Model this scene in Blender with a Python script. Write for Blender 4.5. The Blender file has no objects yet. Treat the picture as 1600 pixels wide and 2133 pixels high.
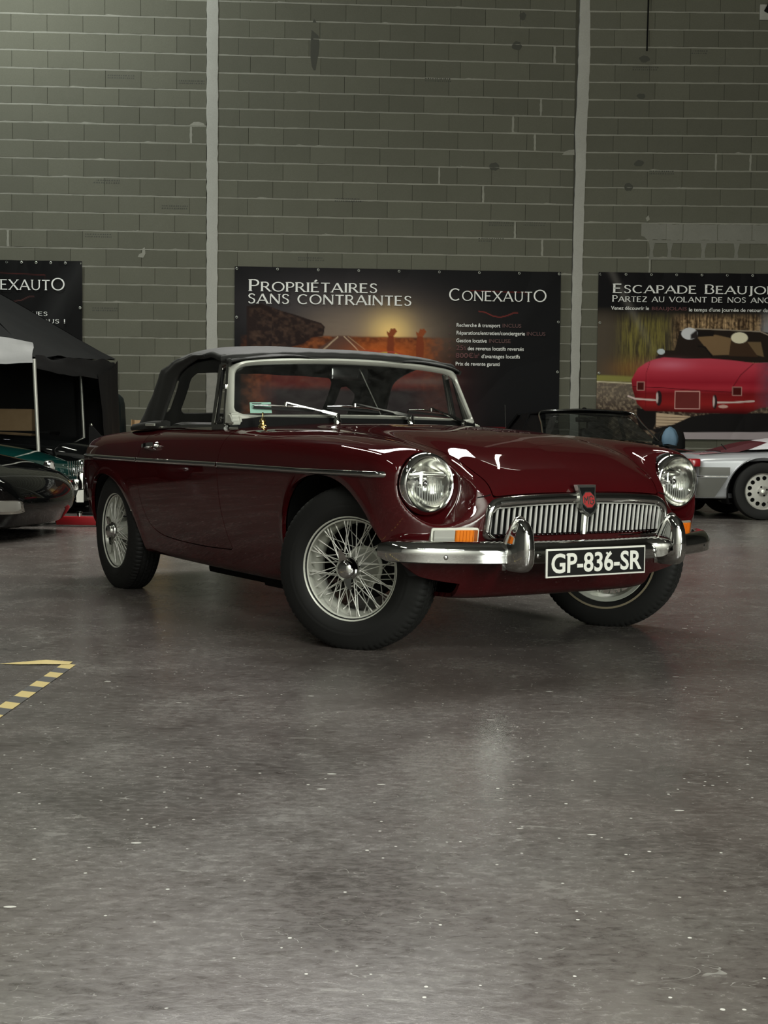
import bpy, bmesh, math, random
import numpy as np
from mathutils import Vector, Matrix
PI = math.pi
random.seed(7)
SC = bpy.context.scene
COL = SC.collection

# ------------------------------------------------------------------ camera
FPX = 2734.9
cam = bpy.data.cameras.new('camera')
cam.sensor_fit = 'VERTICAL'; cam.sensor_height = 24.0
cam.lens = FPX * 24.0 / 2133.0
cam.clip_start = 0.05; cam.clip_end = 200
camo = bpy.data.objects.new('camera', cam); COL.objects.link(camo)
def cam_rot(pitch, roll):
    fwd = Vector((0, math.cos(pitch), math.sin(pitch))); right = Vector((1, 0, 0)); up = right.cross(fwd)
    r2 = math.cos(roll) * right + math.sin(roll) * up
    u2 = -math.sin(roll) * right + math.cos(roll) * up
    return Matrix((r2, u2, -fwd)).transposed()
camo.matrix_world = Matrix.Translation((0, 0, 0.7517)) @ cam_rot(-0.05065, 0.009393).to_4x4()
SC.camera = camo

# ------------------------------------------------------------------ world, lights, exposure
SC.view_settings.view_transform = 'Standard'; SC.view_settings.look = 'None'
SC.view_settings.gamma = 1.0; SC.view_settings.use_curve_mapping = False
SC.view_settings.exposure = 0.1
wd = bpy.data.worlds.new('world'); SC.world = wd; wd.use_nodes = True
wd.node_tree.nodes['Background'].inputs[0].default_value = (0.85, 0.95, 1.0, 1)
wd.node_tree.nodes['Background'].inputs[1].default_value = 0.02
try:
    SC.cycles.use_denoising = True
    SC.cycles.max_bounces = 8; SC.cycles.glossy_bounces = 4; SC.cycles.diffuse_bounces = 3
    SC.cycles.transparent_max_bounces = 16; SC.cycles.transmission_bounces = 6
    SC.cycles.caustics_reflective = False; SC.cycles.caustics_refractive = False
    SC.cycles.sample_clamp_indirect = 4.0
except Exception: pass
def area(name, loc, aim, sx, sy, power, col=(1, 1, 1), spread=PI):
    l = bpy.data.lights.new(name, 'AREA'); l.shape = 'RECTANGLE'; l.size = sx; l.size_y = sy
    l.energy = power; l.color = col; l.spread = spread
    o = bpy.data.objects.new(name, l); COL.objects.link(o); o.location = loc
    d = Vector(aim) - Vector(loc); o.rotation_euler = d.to_track_quat('-Z', 'Y').to_euler(); return o
area('ceiling_panel_light', (-0.75, 10.9, 6.7), (-0.6, 9.6, 0), 4.2, 2.4, 480, (1.0, 0.99, 0.95))
area('tube_light_left', (-3.9, 10.8, 6.8), (-3.8, 9.8, 0), 0.12, 3.2, 80, (0.96, 1.0, 0.80))
area('tube_light_right', (2.4, 10.8, 6.8), (2.4, 9.8, 0), 0.12, 3.2, 80, (0.96, 1.0, 0.80))
area('bay_light_behind', (0.9, -3.4, 6.3), (0.7, 2.0, 0.3), 3.2, 0.8, 240, (1.0, 0.98, 0.95))
area('side_door_daylight', (5.8, -1.6, 2.1), (0.9, 4.8, 0.6), 1.1, 3.4, 380, (0.95, 1.0, 0.90))
area('front_wall_fill', (1.5, -5.0, 7.6), (1.5, -9.0, 2.0), 9.0, 0.5, 2600, (0.97, 1.0, 0.93))  # added fill, no known fixture: brightens the unseen front wall for chrome reflections
area('wall_light_left', (-5.6, 15.6, 8.4), (-5.2, 18.9, 5.2), 2.0, 0.5, 230, (0.93, 1.0, 0.98))
area('wall_light_right', (3.0, 11.0, 8.6), (2.5, 19, 2.0), 2.0, 0.5, 105, (1.0, 0.99, 0.88))
for _k, (_x, _y) in enumerate(((-6.0, -2.5), (-6.0, 3.0))):
    area('hall_tube_light', (_x, _y, 8.3), (_x, _y, 0), 0.14, 3.0, 55, (0.97, 1.0, 0.86))


# ------------------------------------------------------------------ materials
def newmat(name):
    m = bpy.data.materials.new(name); m.use_nodes = True
    nt = m.node_tree; b = nt.nodes['Principled BSDF']; return m, nt, b
def pbr(name, col, rough=0.5, metal=0.0, coat=0.0, trans=0.0, ior=1.45, emit=None, es=0, spec=0.5, coat_rough=0.03):
    m, nt, b = newmat(name)
    b.inputs['Base Color'].default_value = (*col, 1); b.inputs['Roughness'].default_value = rough
    b.inputs['Metallic'].default_value = metal; b.inputs['Coat Weight'].default_value = coat
    b.inputs['Coat Roughness'].default_value = coat_rough
    b.inputs['Transmission Weight'].default_value = trans; b.inputs['IOR'].default_value = ior
    b.inputs['Specular IOR Level'].default_value = spec
    if emit: b.inputs['Emission Color'].default_value = (*emit, 1); b.inputs['Emission Strength'].default_value = es
    return m
def N(nt, t, **kw):
    n = nt.nodes.new(t)
    for k, v in kw.items():
        if k.startswith('i_'): n.inputs[k[2:].replace('_', ' ')].default_value = v
        else: setattr(n, k, v)
    return n
def noise(nt, scale, detail=4, rough=0.55, vec=None, dist=0.0):
    n = N(nt, 'ShaderNodeTexNoise'); n.inputs['Scale'].default_value = scale; n.inputs['Detail'].default_value = detail
    n.inputs['Roughness'].default_value = rough; n.inputs['Distortion'].default_value = dist
    if vec is not None: nt.links.new(vec, n.inputs['Vector'])
    return n.outputs['Fac']
def ramp(nt, src, stops):
    r = N(nt, 'ShaderNodeValToRGB'); e = r.color_ramp.elements
    while len(e) < len(stops): e.new(0.5)
    for k, (p, c) in enumerate(stops):
        e[k].position = p; e[k].color = (*c, 1) if len(c) == 3 else c
    nt.links.new(src, r.inputs['Fac']); return r.outputs['Color']
def mixc(nt, fac, a, b, mode='MIX'):
    m = N(nt, 'ShaderNodeMix', data_type='RGBA', blend_type=mode)
    for s, v in ((m.inputs[0], fac), (m.inputs[6], a), (m.inputs[7], b)):
        if hasattr(v, 'is_linked') or hasattr(v, 'links'): nt.links.new(v, s)
        elif isinstance(v, (int, float)): s.default_value = v
        else: s.default_value = (*v, 1)
    return m.outputs[2]
def mathn(nt, op, a, b=None):
    m = N(nt, 'ShaderNodeMath', operation=op)
    for s, v in ((m.inputs[0], a), (m.inputs[1], b)):
        if v is None: continue
        if hasattr(v, 'links'): nt.links.new(v, s)
        else: s.default_value = v
    return m.outputs[0]
def bump(nt, b, h, strength=0.3, dist=0.01):
    bn = N(nt, 'ShaderNodeBump'); bn.inputs['Strength'].default_value = strength; bn.inputs['Distance'].default_value = dist
    nt.links.new(h, bn.inputs['Height']); nt.links.new(bn.outputs[0], b.inputs['Normal'])
def objvec(nt): return N(nt, 'ShaderNodeTexCoord').outputs['Object']

M = {}
def paint(name, col, flake=0.0, rough=0.35, ior=1.75):
    m, nt, b = newmat(name)
    v = objvec(nt); n = noise(nt, 3.0, 3, 0.5, v)
    c = mixc(nt, n, tuple(x * 0.92 for x in col), tuple(x * 1.08 for x in col)); nt.links.new(c, b.inputs['Base Color'])
    b.inputs['Roughness'].default_value = rough; b.inputs['Metallic'].default_value = flake
    b.inputs['Specular IOR Level'].default_value = 0.0
    b.inputs['Coat Weight'].default_value = 1.0; b.inputs['Coat IOR'].default_value = ior; b.inputs['Coat Roughness'].default_value = 0.02
    # faint orange peel
    h = noise(nt, 60.0, 2, 0.5, v); bump(nt, b, h, 0.015, 0.002)
    return m
M['maroon'] = paint('maroon_paint', (0.052, 0.0036, 0.0048))
M['black_paint'] = paint('black_paint', (0.003, 0.0033, 0.0033), ior=1.42)
M['green_paint'] = paint('green_paint', (0.002, 0.022, 0.019), ior=1.42)
M['silver_paint'] = paint('silver_paint', (0.42, 0.43, 0.45), 0.35, ior=1.45)
M['chrome'] = pbr('chrome', (0.72, 0.72, 0.70), 0.06, 1.0)
M['chrome_soft'] = pbr('chrome_soft', (0.62, 0.62, 0.58), 0.22, 1.0)
M['bright_alloy'] = pbr('bright_alloy', (0.66, 0.67, 0.60), 0.38, 0.75)
M['screen_alloy'] = pbr('screen_alloy', (0.62, 0.63, 0.56), 0.4, 0.3)
M['hall_white'] = pbr('hall_white', (0.45, 0.45, 0.42), 0.8)
M['wheel_silver'] = pbr('wheel_silver', (0.62, 0.63, 0.56), 0.35, 0.25)
M['spoke'] = pbr('spoke_metal', (0.72, 0.72, 0.66), 0.28, 0.3)
M['dark_chrome'] = pbr('dark_chrome', (0.28, 0.27, 0.28), 0.12, 1.0)
M['brass'] = pbr('brass', (0.55, 0.42, 0.2), 0.18, 1.0)
M['matt_black'] = pbr('matt_black', (0.005, 0.005, 0.005), 0.7, spec=0.15)
M['gloss_black'] = pbr('gloss_black', (0.008, 0.008, 0.008), 0.18, coat=0.5)
M['rubber'] = pbr('black_rubber', (0.011, 0.011, 0.0105), 0.65, spec=0.3)
M['white_plain'] = pbr('white_plain', (0.78, 0.78, 0.74), 0.5)
M['plate_white'] = pbr('plate_white', (0.72, 0.72, 0.66), 0.45)
M['plate_black'] = pbr('plate_black', (0.006, 0.006, 0.006), 0.35)
M['cream_band'] = pbr('cream_band', (0.25, 0.21, 0.14), 0.6)
M['leather'] = pbr('black_leather', (0.012, 0.012, 0.011), 0.5)
M['red_steel'] = pbr('red_steel', (0.30, 0.010, 0.014), 0.4)
M['enamel_red'] = pbr('enamel_red', (0.33, 0.03, 0.03), 0.3)
M['mint'] = pbr('mint_paper', (0.33, 0.56, 0.46), 0.6)
M['red_lens'] = pbr('red_lens', (0.30, 0.008, 0.012), 0.15)
M['clear_lens'] = pbr('clear_lens', (0.50, 0.50, 0.46), 0.12, 0.3)
M['amber_lens'] = pbr('amber_lens', (0.75, 0.20, 0.012), 0.15)
M['amber_dark'] = pbr('amber_dark', (0.28, 0.07, 0.008), 0.25)
M['blue_cloth'] = pbr('blue_cloth', (0.10, 0.17, 0.24), 0.7)
M['white_vinyl'] = pbr('white_vinyl', (0.70, 0.69, 0.72), 0.35)
M['yellow_plastic'] = pbr('yellow_plastic', (0.75, 0.42, 0.03), 0.4)
M['steel_pole'] = pbr('steel_pole', (0.52, 0.52, 0.47), 0.4, 0.6)
M['grey_clad'] = pbr('grey_cladding', (0.16, 0.16, 0.145), 0.45)
M['grey_plastic'] = pbr('grey_plastic', (0.05, 0.05, 0.05), 0.5)

def glass(name, tint=(0.95, 0.96, 0.95), refl=1.0, rough=0.0, dirt=0.0):
    m = bpy.data.materials.new(name); m.use_nodes = True; nt = m.node_tree; nt.nodes.clear()
    out = N(nt, 'ShaderNodeOutputMaterial'); tr = N(nt, 'ShaderNodeBsdfTransparent'); tr.inputs[0].default_value = (*tint, 1)
    gl = N(nt, 'ShaderNodeBsdfGlossy'); gl.inputs['Roughness'].default_value = rough; gl.inputs['Color'].default_value = (0.9, 0.9, 0.9, 1)
    fr = N(nt, 'ShaderNodeFresnel'); ge = N(nt, 'ShaderNodeNewGeometry'); nt.links.new(mathn(nt, 'ADD', mathn(nt, 'MULTIPLY', ge.outputs['Backfacing'], 1 / 1.5 - 1.5), 1.5), fr.inputs[0])
    f = mathn(nt, 'MULTIPLY', fr.outputs[0], refl)
    mx = N(nt, 'ShaderNodeMixShader'); nt.links.new(f, mx.inputs[0]); nt.links.new(tr.outputs[0], mx.inputs[1]); nt.links.new(gl.outputs[0], mx.inputs[2])
    res = mx.outputs[0]
    if dirt:
        df = N(nt, 'ShaderNodeBsdfDiffuse'); df.inputs[0].default_value = (0.5, 0.5, 0.46, 1)
        v = objvec(nt)
        mp = N(nt, 'ShaderNodeMapping'); mp.inputs['Rotation'].default_value = (0.0, 0, 0.5); mp.inputs['Scale'].default_value = (9, 3.0, 1.2); nt.links.new(v, mp.inputs[0])
        w = noise(nt, 3.0, 5, 0.65, mp.outputs[0], 1.5)
        k = ramp(nt, w, [(0.40, (0.2, 0.2, 0.2)), (0.68, (1, 1, 1))])
        mm = mathn(nt, 'MULTIPLY', k, dirt)
        m2 = N(nt, 'ShaderNodeMixShader'); nt.links.new(mm, m2.inputs[0]); nt.links.new(res, m2.inputs[1]); nt.links.new(df.outputs[0], m2.inputs[2]); res = m2.outputs[0]
    nt.links.new(res, out.inputs[0]); return m
M['glass'] = glass('window_glass', dirt=0.035)
M['black_glass'] = pbr('black_glass', (0.004, 0.005, 0.005), 0.08)
M['slat'] = pbr('grille_slat_metal', (0.82, 0.82, 0.78), 0.3, 0.15)
M['alloy_grey'] = pbr('alloy_grey', (0.33, 0.32, 0.29), 0.4, 0.3)
M['reflector'] = pbr('lamp_reflector', (0.86, 0.86, 0.82), 0.14, 1.0)
M['flute'] = pbr('lens_flute', (0.80, 0.82, 0.78), 0.1, 0.0, trans=0.6)
M['glass_clear'] = glass('lamp_glass', (0.96, 0.97, 0.95), 1.0)
M['vinyl_window'] = glass('vinyl_window', (0.82, 0.80, 0.80), 0.8, 0.1, 0.10)
M['dark_glass'] = glass('dark_glass', (0.45, 0.48, 0.47), 1.0, dirt=0.03)

def fabric(name, col, col2, rough=0.85, scale=900.0):
    m, nt, b = newmat(name); v = objvec(nt)
    n = noise(nt, 2.5, 5, 0.6, v); c = mixc(nt, n, col, col2); nt.links.new(c, b.inputs['Base Color'])
    b.inputs['Roughness'].default_value = rough; b.inputs['Specular IOR Level'].default_value = 0.3
    f = noise(nt, scale, 2, 0.5, v); g = noise(nt, 14, 3, 0.5, v); s = mathn(nt, 'ADD', mathn(nt, 'MULTIPLY', f, 0.25), g)
    bump(nt, b, s, 0.25, 0.006); return m
M['soft_top'] = fabric('soft_top_vinyl', (0.020, 0.020, 0.019), (0.030, 0.030, 0.028), 0.62)
M['tent'] = fabric('tent_fabric', (0.0035, 0.0035, 0.0035), (0.008, 0.008, 0.008), 0.85, 300)
M['tent_grey'] = fabric('tent_grey_fabric', (0.33, 0.33, 0.33), (0.45, 0.45, 0.45), 0.55, 300)
M['teal_cloth'] = fabric('teal_cover', (0.0015, 0.006, 0.007), (0.003, 0.012, 0.014), 0.6, 300)
M['black_cloth'] = fabric('black_cloth', (0.003, 0.003, 0.003), (0.006, 0.006, 0.006), 0.8, 300)
M['maroon_cloth'] = fabric('maroon_cloth', (0.05, 0.006, 0.010), (0.07, 0.010, 0.014), 0.6, 300)
m, nt, b = newmat('cardboard'); v = objvec(nt)
w = N(nt, 'ShaderNodeTexWave'); w.inputs['Scale'].default_value = 40; nt.links.new(v, w.inputs[0])
c = mixc(nt, noise(nt, 9, 4, 0.6, v), (0.30, 0.19, 0.095), (0.40, 0.27, 0.15)); nt.links.new(c, b.inputs['Base Color'])
b.inputs['Roughness'].default_value = 0.8; bump(nt, b, w.outputs['Fac'], 0.06, 0.003); M['cardboard'] = m

# floor: sealed, worn concrete with specks, scratches and stains
m, nt, b = newmat('sealed_concrete'); v = objvec(nt)
big = noise(nt, 0.35, 5, 0.6, v, 0.6); mid = noise(nt, 2.6, 7, 0.66, v, 0.5)
mpx = N(nt, 'ShaderNodeMapping'); mpx.inputs['Rotation'].default_value = (0, 0, 0.25); mpx.inputs['Scale'].default_value = (1.0, 1.8, 1); nt.links.new(v, mpx.inputs[0])
fine = noise(nt, 30, 7, 0.72, mpx.outputs[0], 0.4); grit = noise(nt, 150, 3, 0.8, v)
mf = mathn(nt, 'ADD', mathn(nt, 'MULTIPLY', mid, 0.45), mathn(nt, 'MULTIPLY', fine, 0.55))
c0 = ramp(nt, mf, [(0.33, (0.034, 0.030, 0.027)), (0.46, (0.085, 0.077, 0.070)), (0.56, (0.122, 0.112, 0.102)), (0.68, (0.215, 0.202, 0.186))])
c1 = mixc(nt, mathn(nt, 'MULTIPLY', ramp(nt, big, [(0.40, (0, 0, 0)), (0.62, (1, 1, 1))]), 0.40), c0, (0.110, 0.078, 0.070))
mp = N(nt, 'ShaderNodeMapping'); mp.inputs['Rotation'].default_value = (0, 0, 0.35); mp.inputs['Scale'].default_value = (1.0, 2.6, 1); nt.links.new(v, mp.inputs[0])
# pale plaster drags, fine curling scratches
dm = noise(nt, 7.5, 8, 0.78, mp.outputs[0], 0.8); gate1 = ramp(nt, noise(nt, 1.1, 3, 0.6, v), [(0.46, (0, 0, 0)), (0.60, (1, 1, 1))])
c3 = mixc(nt, mathn(nt, 'MULTIPLY', ramp(nt, dm, [(0.575, (0, 0, 0)), (0.64, (0.55, 0.55, 0.55)), (0.74, (0.95, 0.95, 0.95))]), mathn(nt, 'ADD', mathn(nt, 'MULTIPLY', gate1, 0.7), 0.3)), c1, (0.33, 0.315, 0.29))
def hair(scale, wd, lo, hi, dist):
    q = noise(nt, scale, 2, 0.5, mp.outputs[0], dist); d_ = mathn(nt, 'ABSOLUTE', mathn(nt, 'SUBTRACT', q, 0.5)); h_ = mathn(nt, 'LESS_THAN', d_, wd)
    return mathn(nt, 'MULTIPLY', h_, ramp(nt, noise(nt, scale * 1.7, 3, 0.6, v), [(lo, (0, 0, 0)), (hi, (1, 1, 1))]))
hr = mathn(nt, 'MAXIMUM', mathn(nt, 'MAXIMUM', hair(4.0, 0.0022, .53, .60, 1.6), hair(9.0, 0.0042, .57, .64, 1.0)), hair(20.0, 0.007, .60, .66, 0.6))
c3 = mixc(nt, mathn(nt, 'MULTIPLY', hr, 0.75), c3, (0.30, 0.29, 0.265))
# grit, plaster specks and chips
def specks(scale, rad, lo):
    vo = N(nt, 'ShaderNodeTexVoronoi'); vo.inputs['Scale'].default_value = scale; nt.links.new(mp.outputs[0] if scale < 9 else v, vo.inputs['Vector'])
    return mathn(nt, 'MULTIPLY', mathn(nt, 'LESS_THAN', mathn(nt, 'ADD', vo.outputs['Distance'], mathn(nt, 'MULTIPLY', mathn(nt, 'SUBTRACT', fine, 0.5), rad * 1.4)), rad), ramp(nt, vo.outputs['Color'], [(lo, (0, 0, 0)), (lo + .03, (1, 1, 1))]))
spk = mathn(nt, 'MAXIMUM', mathn(nt, 'MAXIMUM', specks(16, .056, .45), specks(30, .085, .62)), specks(5.5, .060, .50))
c4 = mixc(nt, spk, c3, (0.68, 0.67, 0.62)); nt.links.new(c4, b.inputs['Base Color'])
rg = ramp(nt, mf, [(0.3, (0.15, 0.15, 0.15)), (0.7, (0.34, 0.34, 0.34))])
nt.links.new(rg, b.inputs['Roughness'])
b.inputs['Specular IOR Level'].default_value = 0.5
bump(nt, b, mathn(nt, 'ADD', mathn(nt, 'MULTIPLY', grit, 0.3), mathn(nt, 'MULTIPLY', fine, 0.6)), 0.10, 0.006); M['floor'] = m

def block_mat(name, a, bcol, k=1.0):
    m, nt, b = newmat(name); v = objvec(nt)
    oi = N(nt, 'ShaderNodeObjectInfo')
    off = N(nt, 'ShaderNodeVectorMath', operation='ADD'); nt.links.new(v, off.inputs[0]); nt.links.new(oi.outputs['Location'], off.inputs[1])
    n1 = noise(nt, 3.0, 4, 0.6, off.outputs[0]); n2 = noise(nt, 55, 3, 0.75, off.outputs[0])
    c = mixc(nt, n1, a, bcol)
    hs = N(nt, 'ShaderNodeHueSaturation'); nt.links.new(c, hs.inputs['Color'])
    val = N(nt, 'ShaderNodeMapRange'); val.inputs[3].default_value = 1 - 0.10 * k; val.inputs[4].default_value = 1 + 0.10 * k
    nt.links.new(oi.outputs['Random'], val.inputs[0]); nt.links.new(val.outputs[0], hs.inputs['Value'])
    c = mixc(nt, mathn(nt, 'MULTIPLY', n2, 0.5), hs.outputs[0], tuple(x * 0.62 for x in a)); nt.links.new(c, b.inputs['Base Color'])
    b.inputs['Roughness'].default_value = 0.92; b.inputs['Specular IOR Level'].default_value = 0.2
    bump(nt, b, n2, 0.35, 0.006); return m
M['block'] = block_mat('concrete_block', (0.118, 0.117, 0.088), (0.138, 0.136, 0.105))
M['mortar'] = block_mat('mortar', (0.25, 0.247, 0.205), (0.33, 0.326, 0.275), 0.5)
M['mortar_wash'] = block_mat('mortar_wash', (0.19, 0.188, 0.158), (0.25, 0.247, 0.21), 0.5)
M['joint_dark'] = pbr('joint_dark', (0.085, 0.084, 0.066), 0.95, spec=0.1)
M['pillar'] = block_mat('poured_concrete', (0.36, 0.355, 0.315), (0.46, 0.455, 0.41), 0.3)
M['stain'] = pbr('damp_stain', (0.07, 0.07, 0.058), 0.9, spec=0.1)
M['print_mark'] = pbr('print_mark', (0.075, 0.075, 0.064), 0.9, spec=0.1)
M['warehouse_grey'] = pbr('warehouse_grey', (0.05, 0.05, 0.046), 0.8)
M['ceiling_dark'] = pbr('ceiling_dark', (0.10, 0.10, 0.095), 0.8)
def attr_mat(name, rough=0.5):
    m, nt, b = newmat(name); a = N(nt, 'ShaderNodeAttribute'); a.attribute_name = 'Col'
    nt.links.new(a.outputs['Color'], b.inputs['Base Color']); b.inputs['Roughness'].default_value = rough
    b.inputs['Specular IOR Level'].default_value = 0.06; return m
M['print'] = attr_mat('banner_print', 0.6)
M['ink_white'] = pbr('ink_white', (0.80, 0.80, 0.76), 0.5)
M['ink_red'] = pbr('ink_red', (0.10, 0.020, 0.02), 0.5)
M['ink_brown'] = pbr('ink_brown', (0.075, 0.022, 0.020), 0.5)
M['tape_yellow'] = pbr('tape_yellow', (0.62, 0.48, 0.16), 0.5)
M['tape_black'] = pbr('tape_black', (0.030, 0.029, 0.026), 0.5)

# ------------------------------------------------------------------ object helpers
def link(name, me, mat, parent=None):
    o = bpy.data.objects.new(name, me); COL.objects.link(o)
    if mat is not None and len(me.materials) == 0: me.materials.append(M[mat] if isinstance(mat, str) else mat)
    if parent is not None: o.parent = parent
    return o
def mesh(name, vs, fs, mat, parent=None, smooth=False, auto=None, normals=None):
    me = bpy.data.meshes.new(name)
    vs = np.asarray(vs, float)
    me.from_pydata([tuple(v) for v in vs], [], [tuple(int(i) for i in f) for f in fs]); me.update()
    if smooth or auto:
        me.polygons.foreach_set('use_smooth', [True] * len(me.polygons))
        if auto: me.set_sharp_from_angle(angle=math.radians(auto))
    if normals is not None: me.normals_split_custom_set_from_vertices([tuple(n) for n in normals])
    return link(name, me, mat, parent)
def bmobj(name, bm, mat, parent=None, smooth=False, auto=None):
    me = bpy.data.meshes.new(name); bmesh.ops.recalc_face_normals(bm, faces=bm.faces); bm.to_mesh(me); bm.free()
    if smooth or auto:
        me.polygons.foreach_set('use_smooth', [True] * len(me.polygons))
        if auto: me.set_sharp_from_angle(angle=math.radians(auto))
    return link(name, me, mat, parent)
def empty(name, loc=(0, 0, 0), rz=0, label=None, cat=None, group=None, parent=None):
    o = bpy.data.objects.new(name, None); COL.objects.link(o); o.empty_display_size = 0.1
    o.location = loc; o.rotation_euler = (0, 0, rz)
    if parent: o.parent = parent
    return tag(o, label, cat, group)
def tag(o, label=None, cat=None, group=None, kind=None):
    if label: o['label'] = label
    if cat: o['category'] = cat
    if group: o['group'] = group
    if kind: o['kind'] = kind
    return o
def box_bm(bm, c, s, bev=0.0, rot=None, seg=2):
    r = bmesh.ops.create_cube(bm, size=1.0); vs = r['verts']
    bmesh.ops.scale(bm, vec=s, verts=vs)
    if bev > 0:
        es = list({e for v in vs for e in v.link_edges})
        rr = bmesh.ops.bevel(bm, geom=es, offset=bev, segments=seg, profile=0.6, affect='EDGES', clamp_overlap=True)
        vs = list({v for f in rr['faces'] for v in f.verts} | {v for v in vs if v.is_valid})
    if rot is not None: bmesh.ops.rotate(bm, cent=(0, 0, 0), matrix=rot, verts=vs)
    bmesh.ops.translate(bm, vec=c, verts=vs); return vs
def box(name, c, s, mat, parent=None, bev=0.004, rot=None):
    bm = bmesh.new(); box_bm(bm, c, s, bev, rot); return bmobj(name, bm, mat, parent, auto=35)
def lathe_data(prof, n=48, axis='x'):
    """prof: list of (axial, radius). returns verts, faces"""
    vs = []; fs = []; m = len(prof)
    for i in range(n):
        t = 2 * PI * i / n
        for a, r in prof:
            if axis == 'x': vs.append((a, r * math.cos(t), r * math.sin(t)))
            elif axis == 'z': vs.append((r * math.cos(t), r * math.sin(t), a))
            else: vs.append((r * math.cos(t), a, r * math.sin(t)))
    for i in range(n):
        j = (i + 1) % n
        for k in range(m - 1):
            fs.append((i * m + k, j * m + k, j * m + k + 1, i * m + k + 1))
    return vs, fs
def lathe(name, prof, mat, parent=None, n=48, axis='x', auto=40):
    vs, fs = lathe_data(prof, n, axis); bm = bmesh.new()
    bv = [bm.verts.new(v) for v in vs]
    for f in fs:
        try: bm.faces.new([bv[i] for i in f])
        except ValueError: pass
    bmesh.ops.remove_doubles(bm, verts=bm.verts, dist=1e-6)
    return bmobj(name, bm, mat, parent, auto=auto)
def frames(path, closed=False):
    P = np.asarray(path, float); n = len(P)
    T = np.zeros_like(P)
    for i in range(n):
        a = P[(i - 1) % n] if (closed or i > 0) else P[i]; c = P[(i + 1) % n] if (closed or i < n - 1) else P[i]
        T[i] = (c - a) / (np.linalg.norm(c - a) + 1e-12)
    return P, T
def tube_data(path, r, n=8, closed=False, up=(0, 0, 1), caps=True):
    P, T = frames(path, closed); rr = np.broadcast_to(np.asarray(r, float), (len(P),))
    vs = []; fs = []; up = np.asarray(up, float)
    for i in range(len(P)):
        u = np.cross(T[i], up)
        if np.linalg.norm(u) < 1e-4: u = np.cross(T[i], [1, 0.3, 0])
        u /= np.linalg.norm(u); w = np.cross(u, T[i])
        for k in range(n):
            t = 2 * PI * k / n; vs.append(P[i] + rr[i] * (math.cos(t) * u + math.sin(t) * w))
    m = len(P)
    for i in range(m if closed else m - 1):
        j = (i + 1) % m
        for k in range(n): fs.append((i * n + k, i * n + (k + 1) % n, j * n + (k + 1) % n, j * n + k))
    if caps and not closed: fs.append(tuple(range(n))[::-1]); fs.append(tuple((m - 1) * n + k for k in range(n)))
    return vs, fs
def tube(name, path, r, mat, parent=None, n=8, closed=False, up=(0, 0, 1)):
    vs, fs = tube_data(path, r, n, closed, up); return mesh(name, vs, fs, mat, parent, auto=50)
def sweep(name, path, prof, mat, parent=None, up=(0, 0, 1), closed=False, caps=True, side=1, auto=35, profs=None):
    """prof points (out, up) : out = T x up * side"""
    P, T = frames(path, closed); up = np.asarray(up, float); vs = []; fs = []; n = len(prof) or len(profs[0])
    for i in range(len(P)):
        o = np.cross(T[i], up); o = side * o / np.linalg.norm(o); w = np.cross(o, T[i]); w = w if w @ up > 0 else -w
        for a, h in (profs[i] if profs is not None else prof): vs.append(P[i] + a * o + h * w)
    m = len(P)
    for i in range(m if closed else m - 1):
        j = (i + 1) % m
        for k in range(n): fs.append((i * n + k, i * n + (k + 1) % n, j * n + (k + 1) % n, j * n + k))
    if caps and not closed: fs.append(tuple(range(n))); fs.append(tuple((m - 1) * n + k for k in range(n))[::-1])
    bm = bmesh.new(); bv = [bm.verts.new(v) for v in vs]
    for f in fs: bm.faces.new([bv[q] for q in f])
    return bmobj(name, bm, mat, parent, auto=auto)
def prism_data(poly, d0, d1, mp):
    """poly list of 2D points, extruded between d0,d1 ; mp(u,v,d)->3D"""
    n = len(poly); vs = [mp(u, v, d0) for u, v in poly] + [mp(u, v, d1) for u, v in poly]
    fs = [tuple(range(n))[::-1], tuple(range(n, 2 * n))] + [(i, (i + 1) % n, n + (i + 1) % n, n + i) for i in range(n)]
    return vs, fs
def prism(name, poly, d0, d1, mp, mat, parent=None, auto=30):
    vs, fs = prism_data(poly, d0, d1, mp); bm = bmesh.new(); bv = [bm.verts.new(v) for v in vs]
    for f in fs: bm.faces.new([bv[i] for i in f])
    return bmobj(name, bm, mat, parent, auto=auto)
def spl(pts, n=8, closed=False):
    """Catmull-Rom through points"""
    P = np.asarray(pts, float); m = len(P); out = []
    for i in range(m if closed else m - 1):
        p0 = P[(i - 1) % m] if (closed or i > 0) else 2 * P[0] - P[1]; p1 = P[i]; p2 = P[(i + 1) % m]
        p3 = P[(i + 2) % m] if (closed or i < m - 2) else 2 * P[-1] - P[-2]
        for k in range(n):
            t = k / n; out.append(0.5 * (2 * p1 + (p2 - p0) * t + (2 * p0 - 5 * p1 + 4 * p2 - p3) * t * t + (3 * p1 - p0 - 3 * p2 + p3) * t ** 3))
    if not closed: out.append(P[-1])
    return np.array(out)
def round_poly(pts, r, n=5):
    P = [np.asarray(q, float) for q in pts]; m = len(P); out = []
    rr = r if hasattr(r, '__len__') else [r] * m
    for i in range(m):
        a, b_, c = P[i - 1], P[i], P[(i + 1) % m]; u = (a - b_); w = (c - b_); lu, lw = np.linalg.norm(u), np.linalg.norm(w)
        d = min(rr[i], lu * 0.49, lw * 0.49); s = b_ + u / lu * d; e = b_ + w / lw * d
        for k in range(n + 1):
            t = k / n; out.append((1 - t) ** 2 * s + 2 * t * (1 - t) * b_ + t * t * e)
    return out
def copy_tree(o, parent=None):
    c = o.copy(); COL.objects.link(c); c.parent = parent
    for ch in list(o.children): copy_tree(ch, c)
    return c

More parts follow.
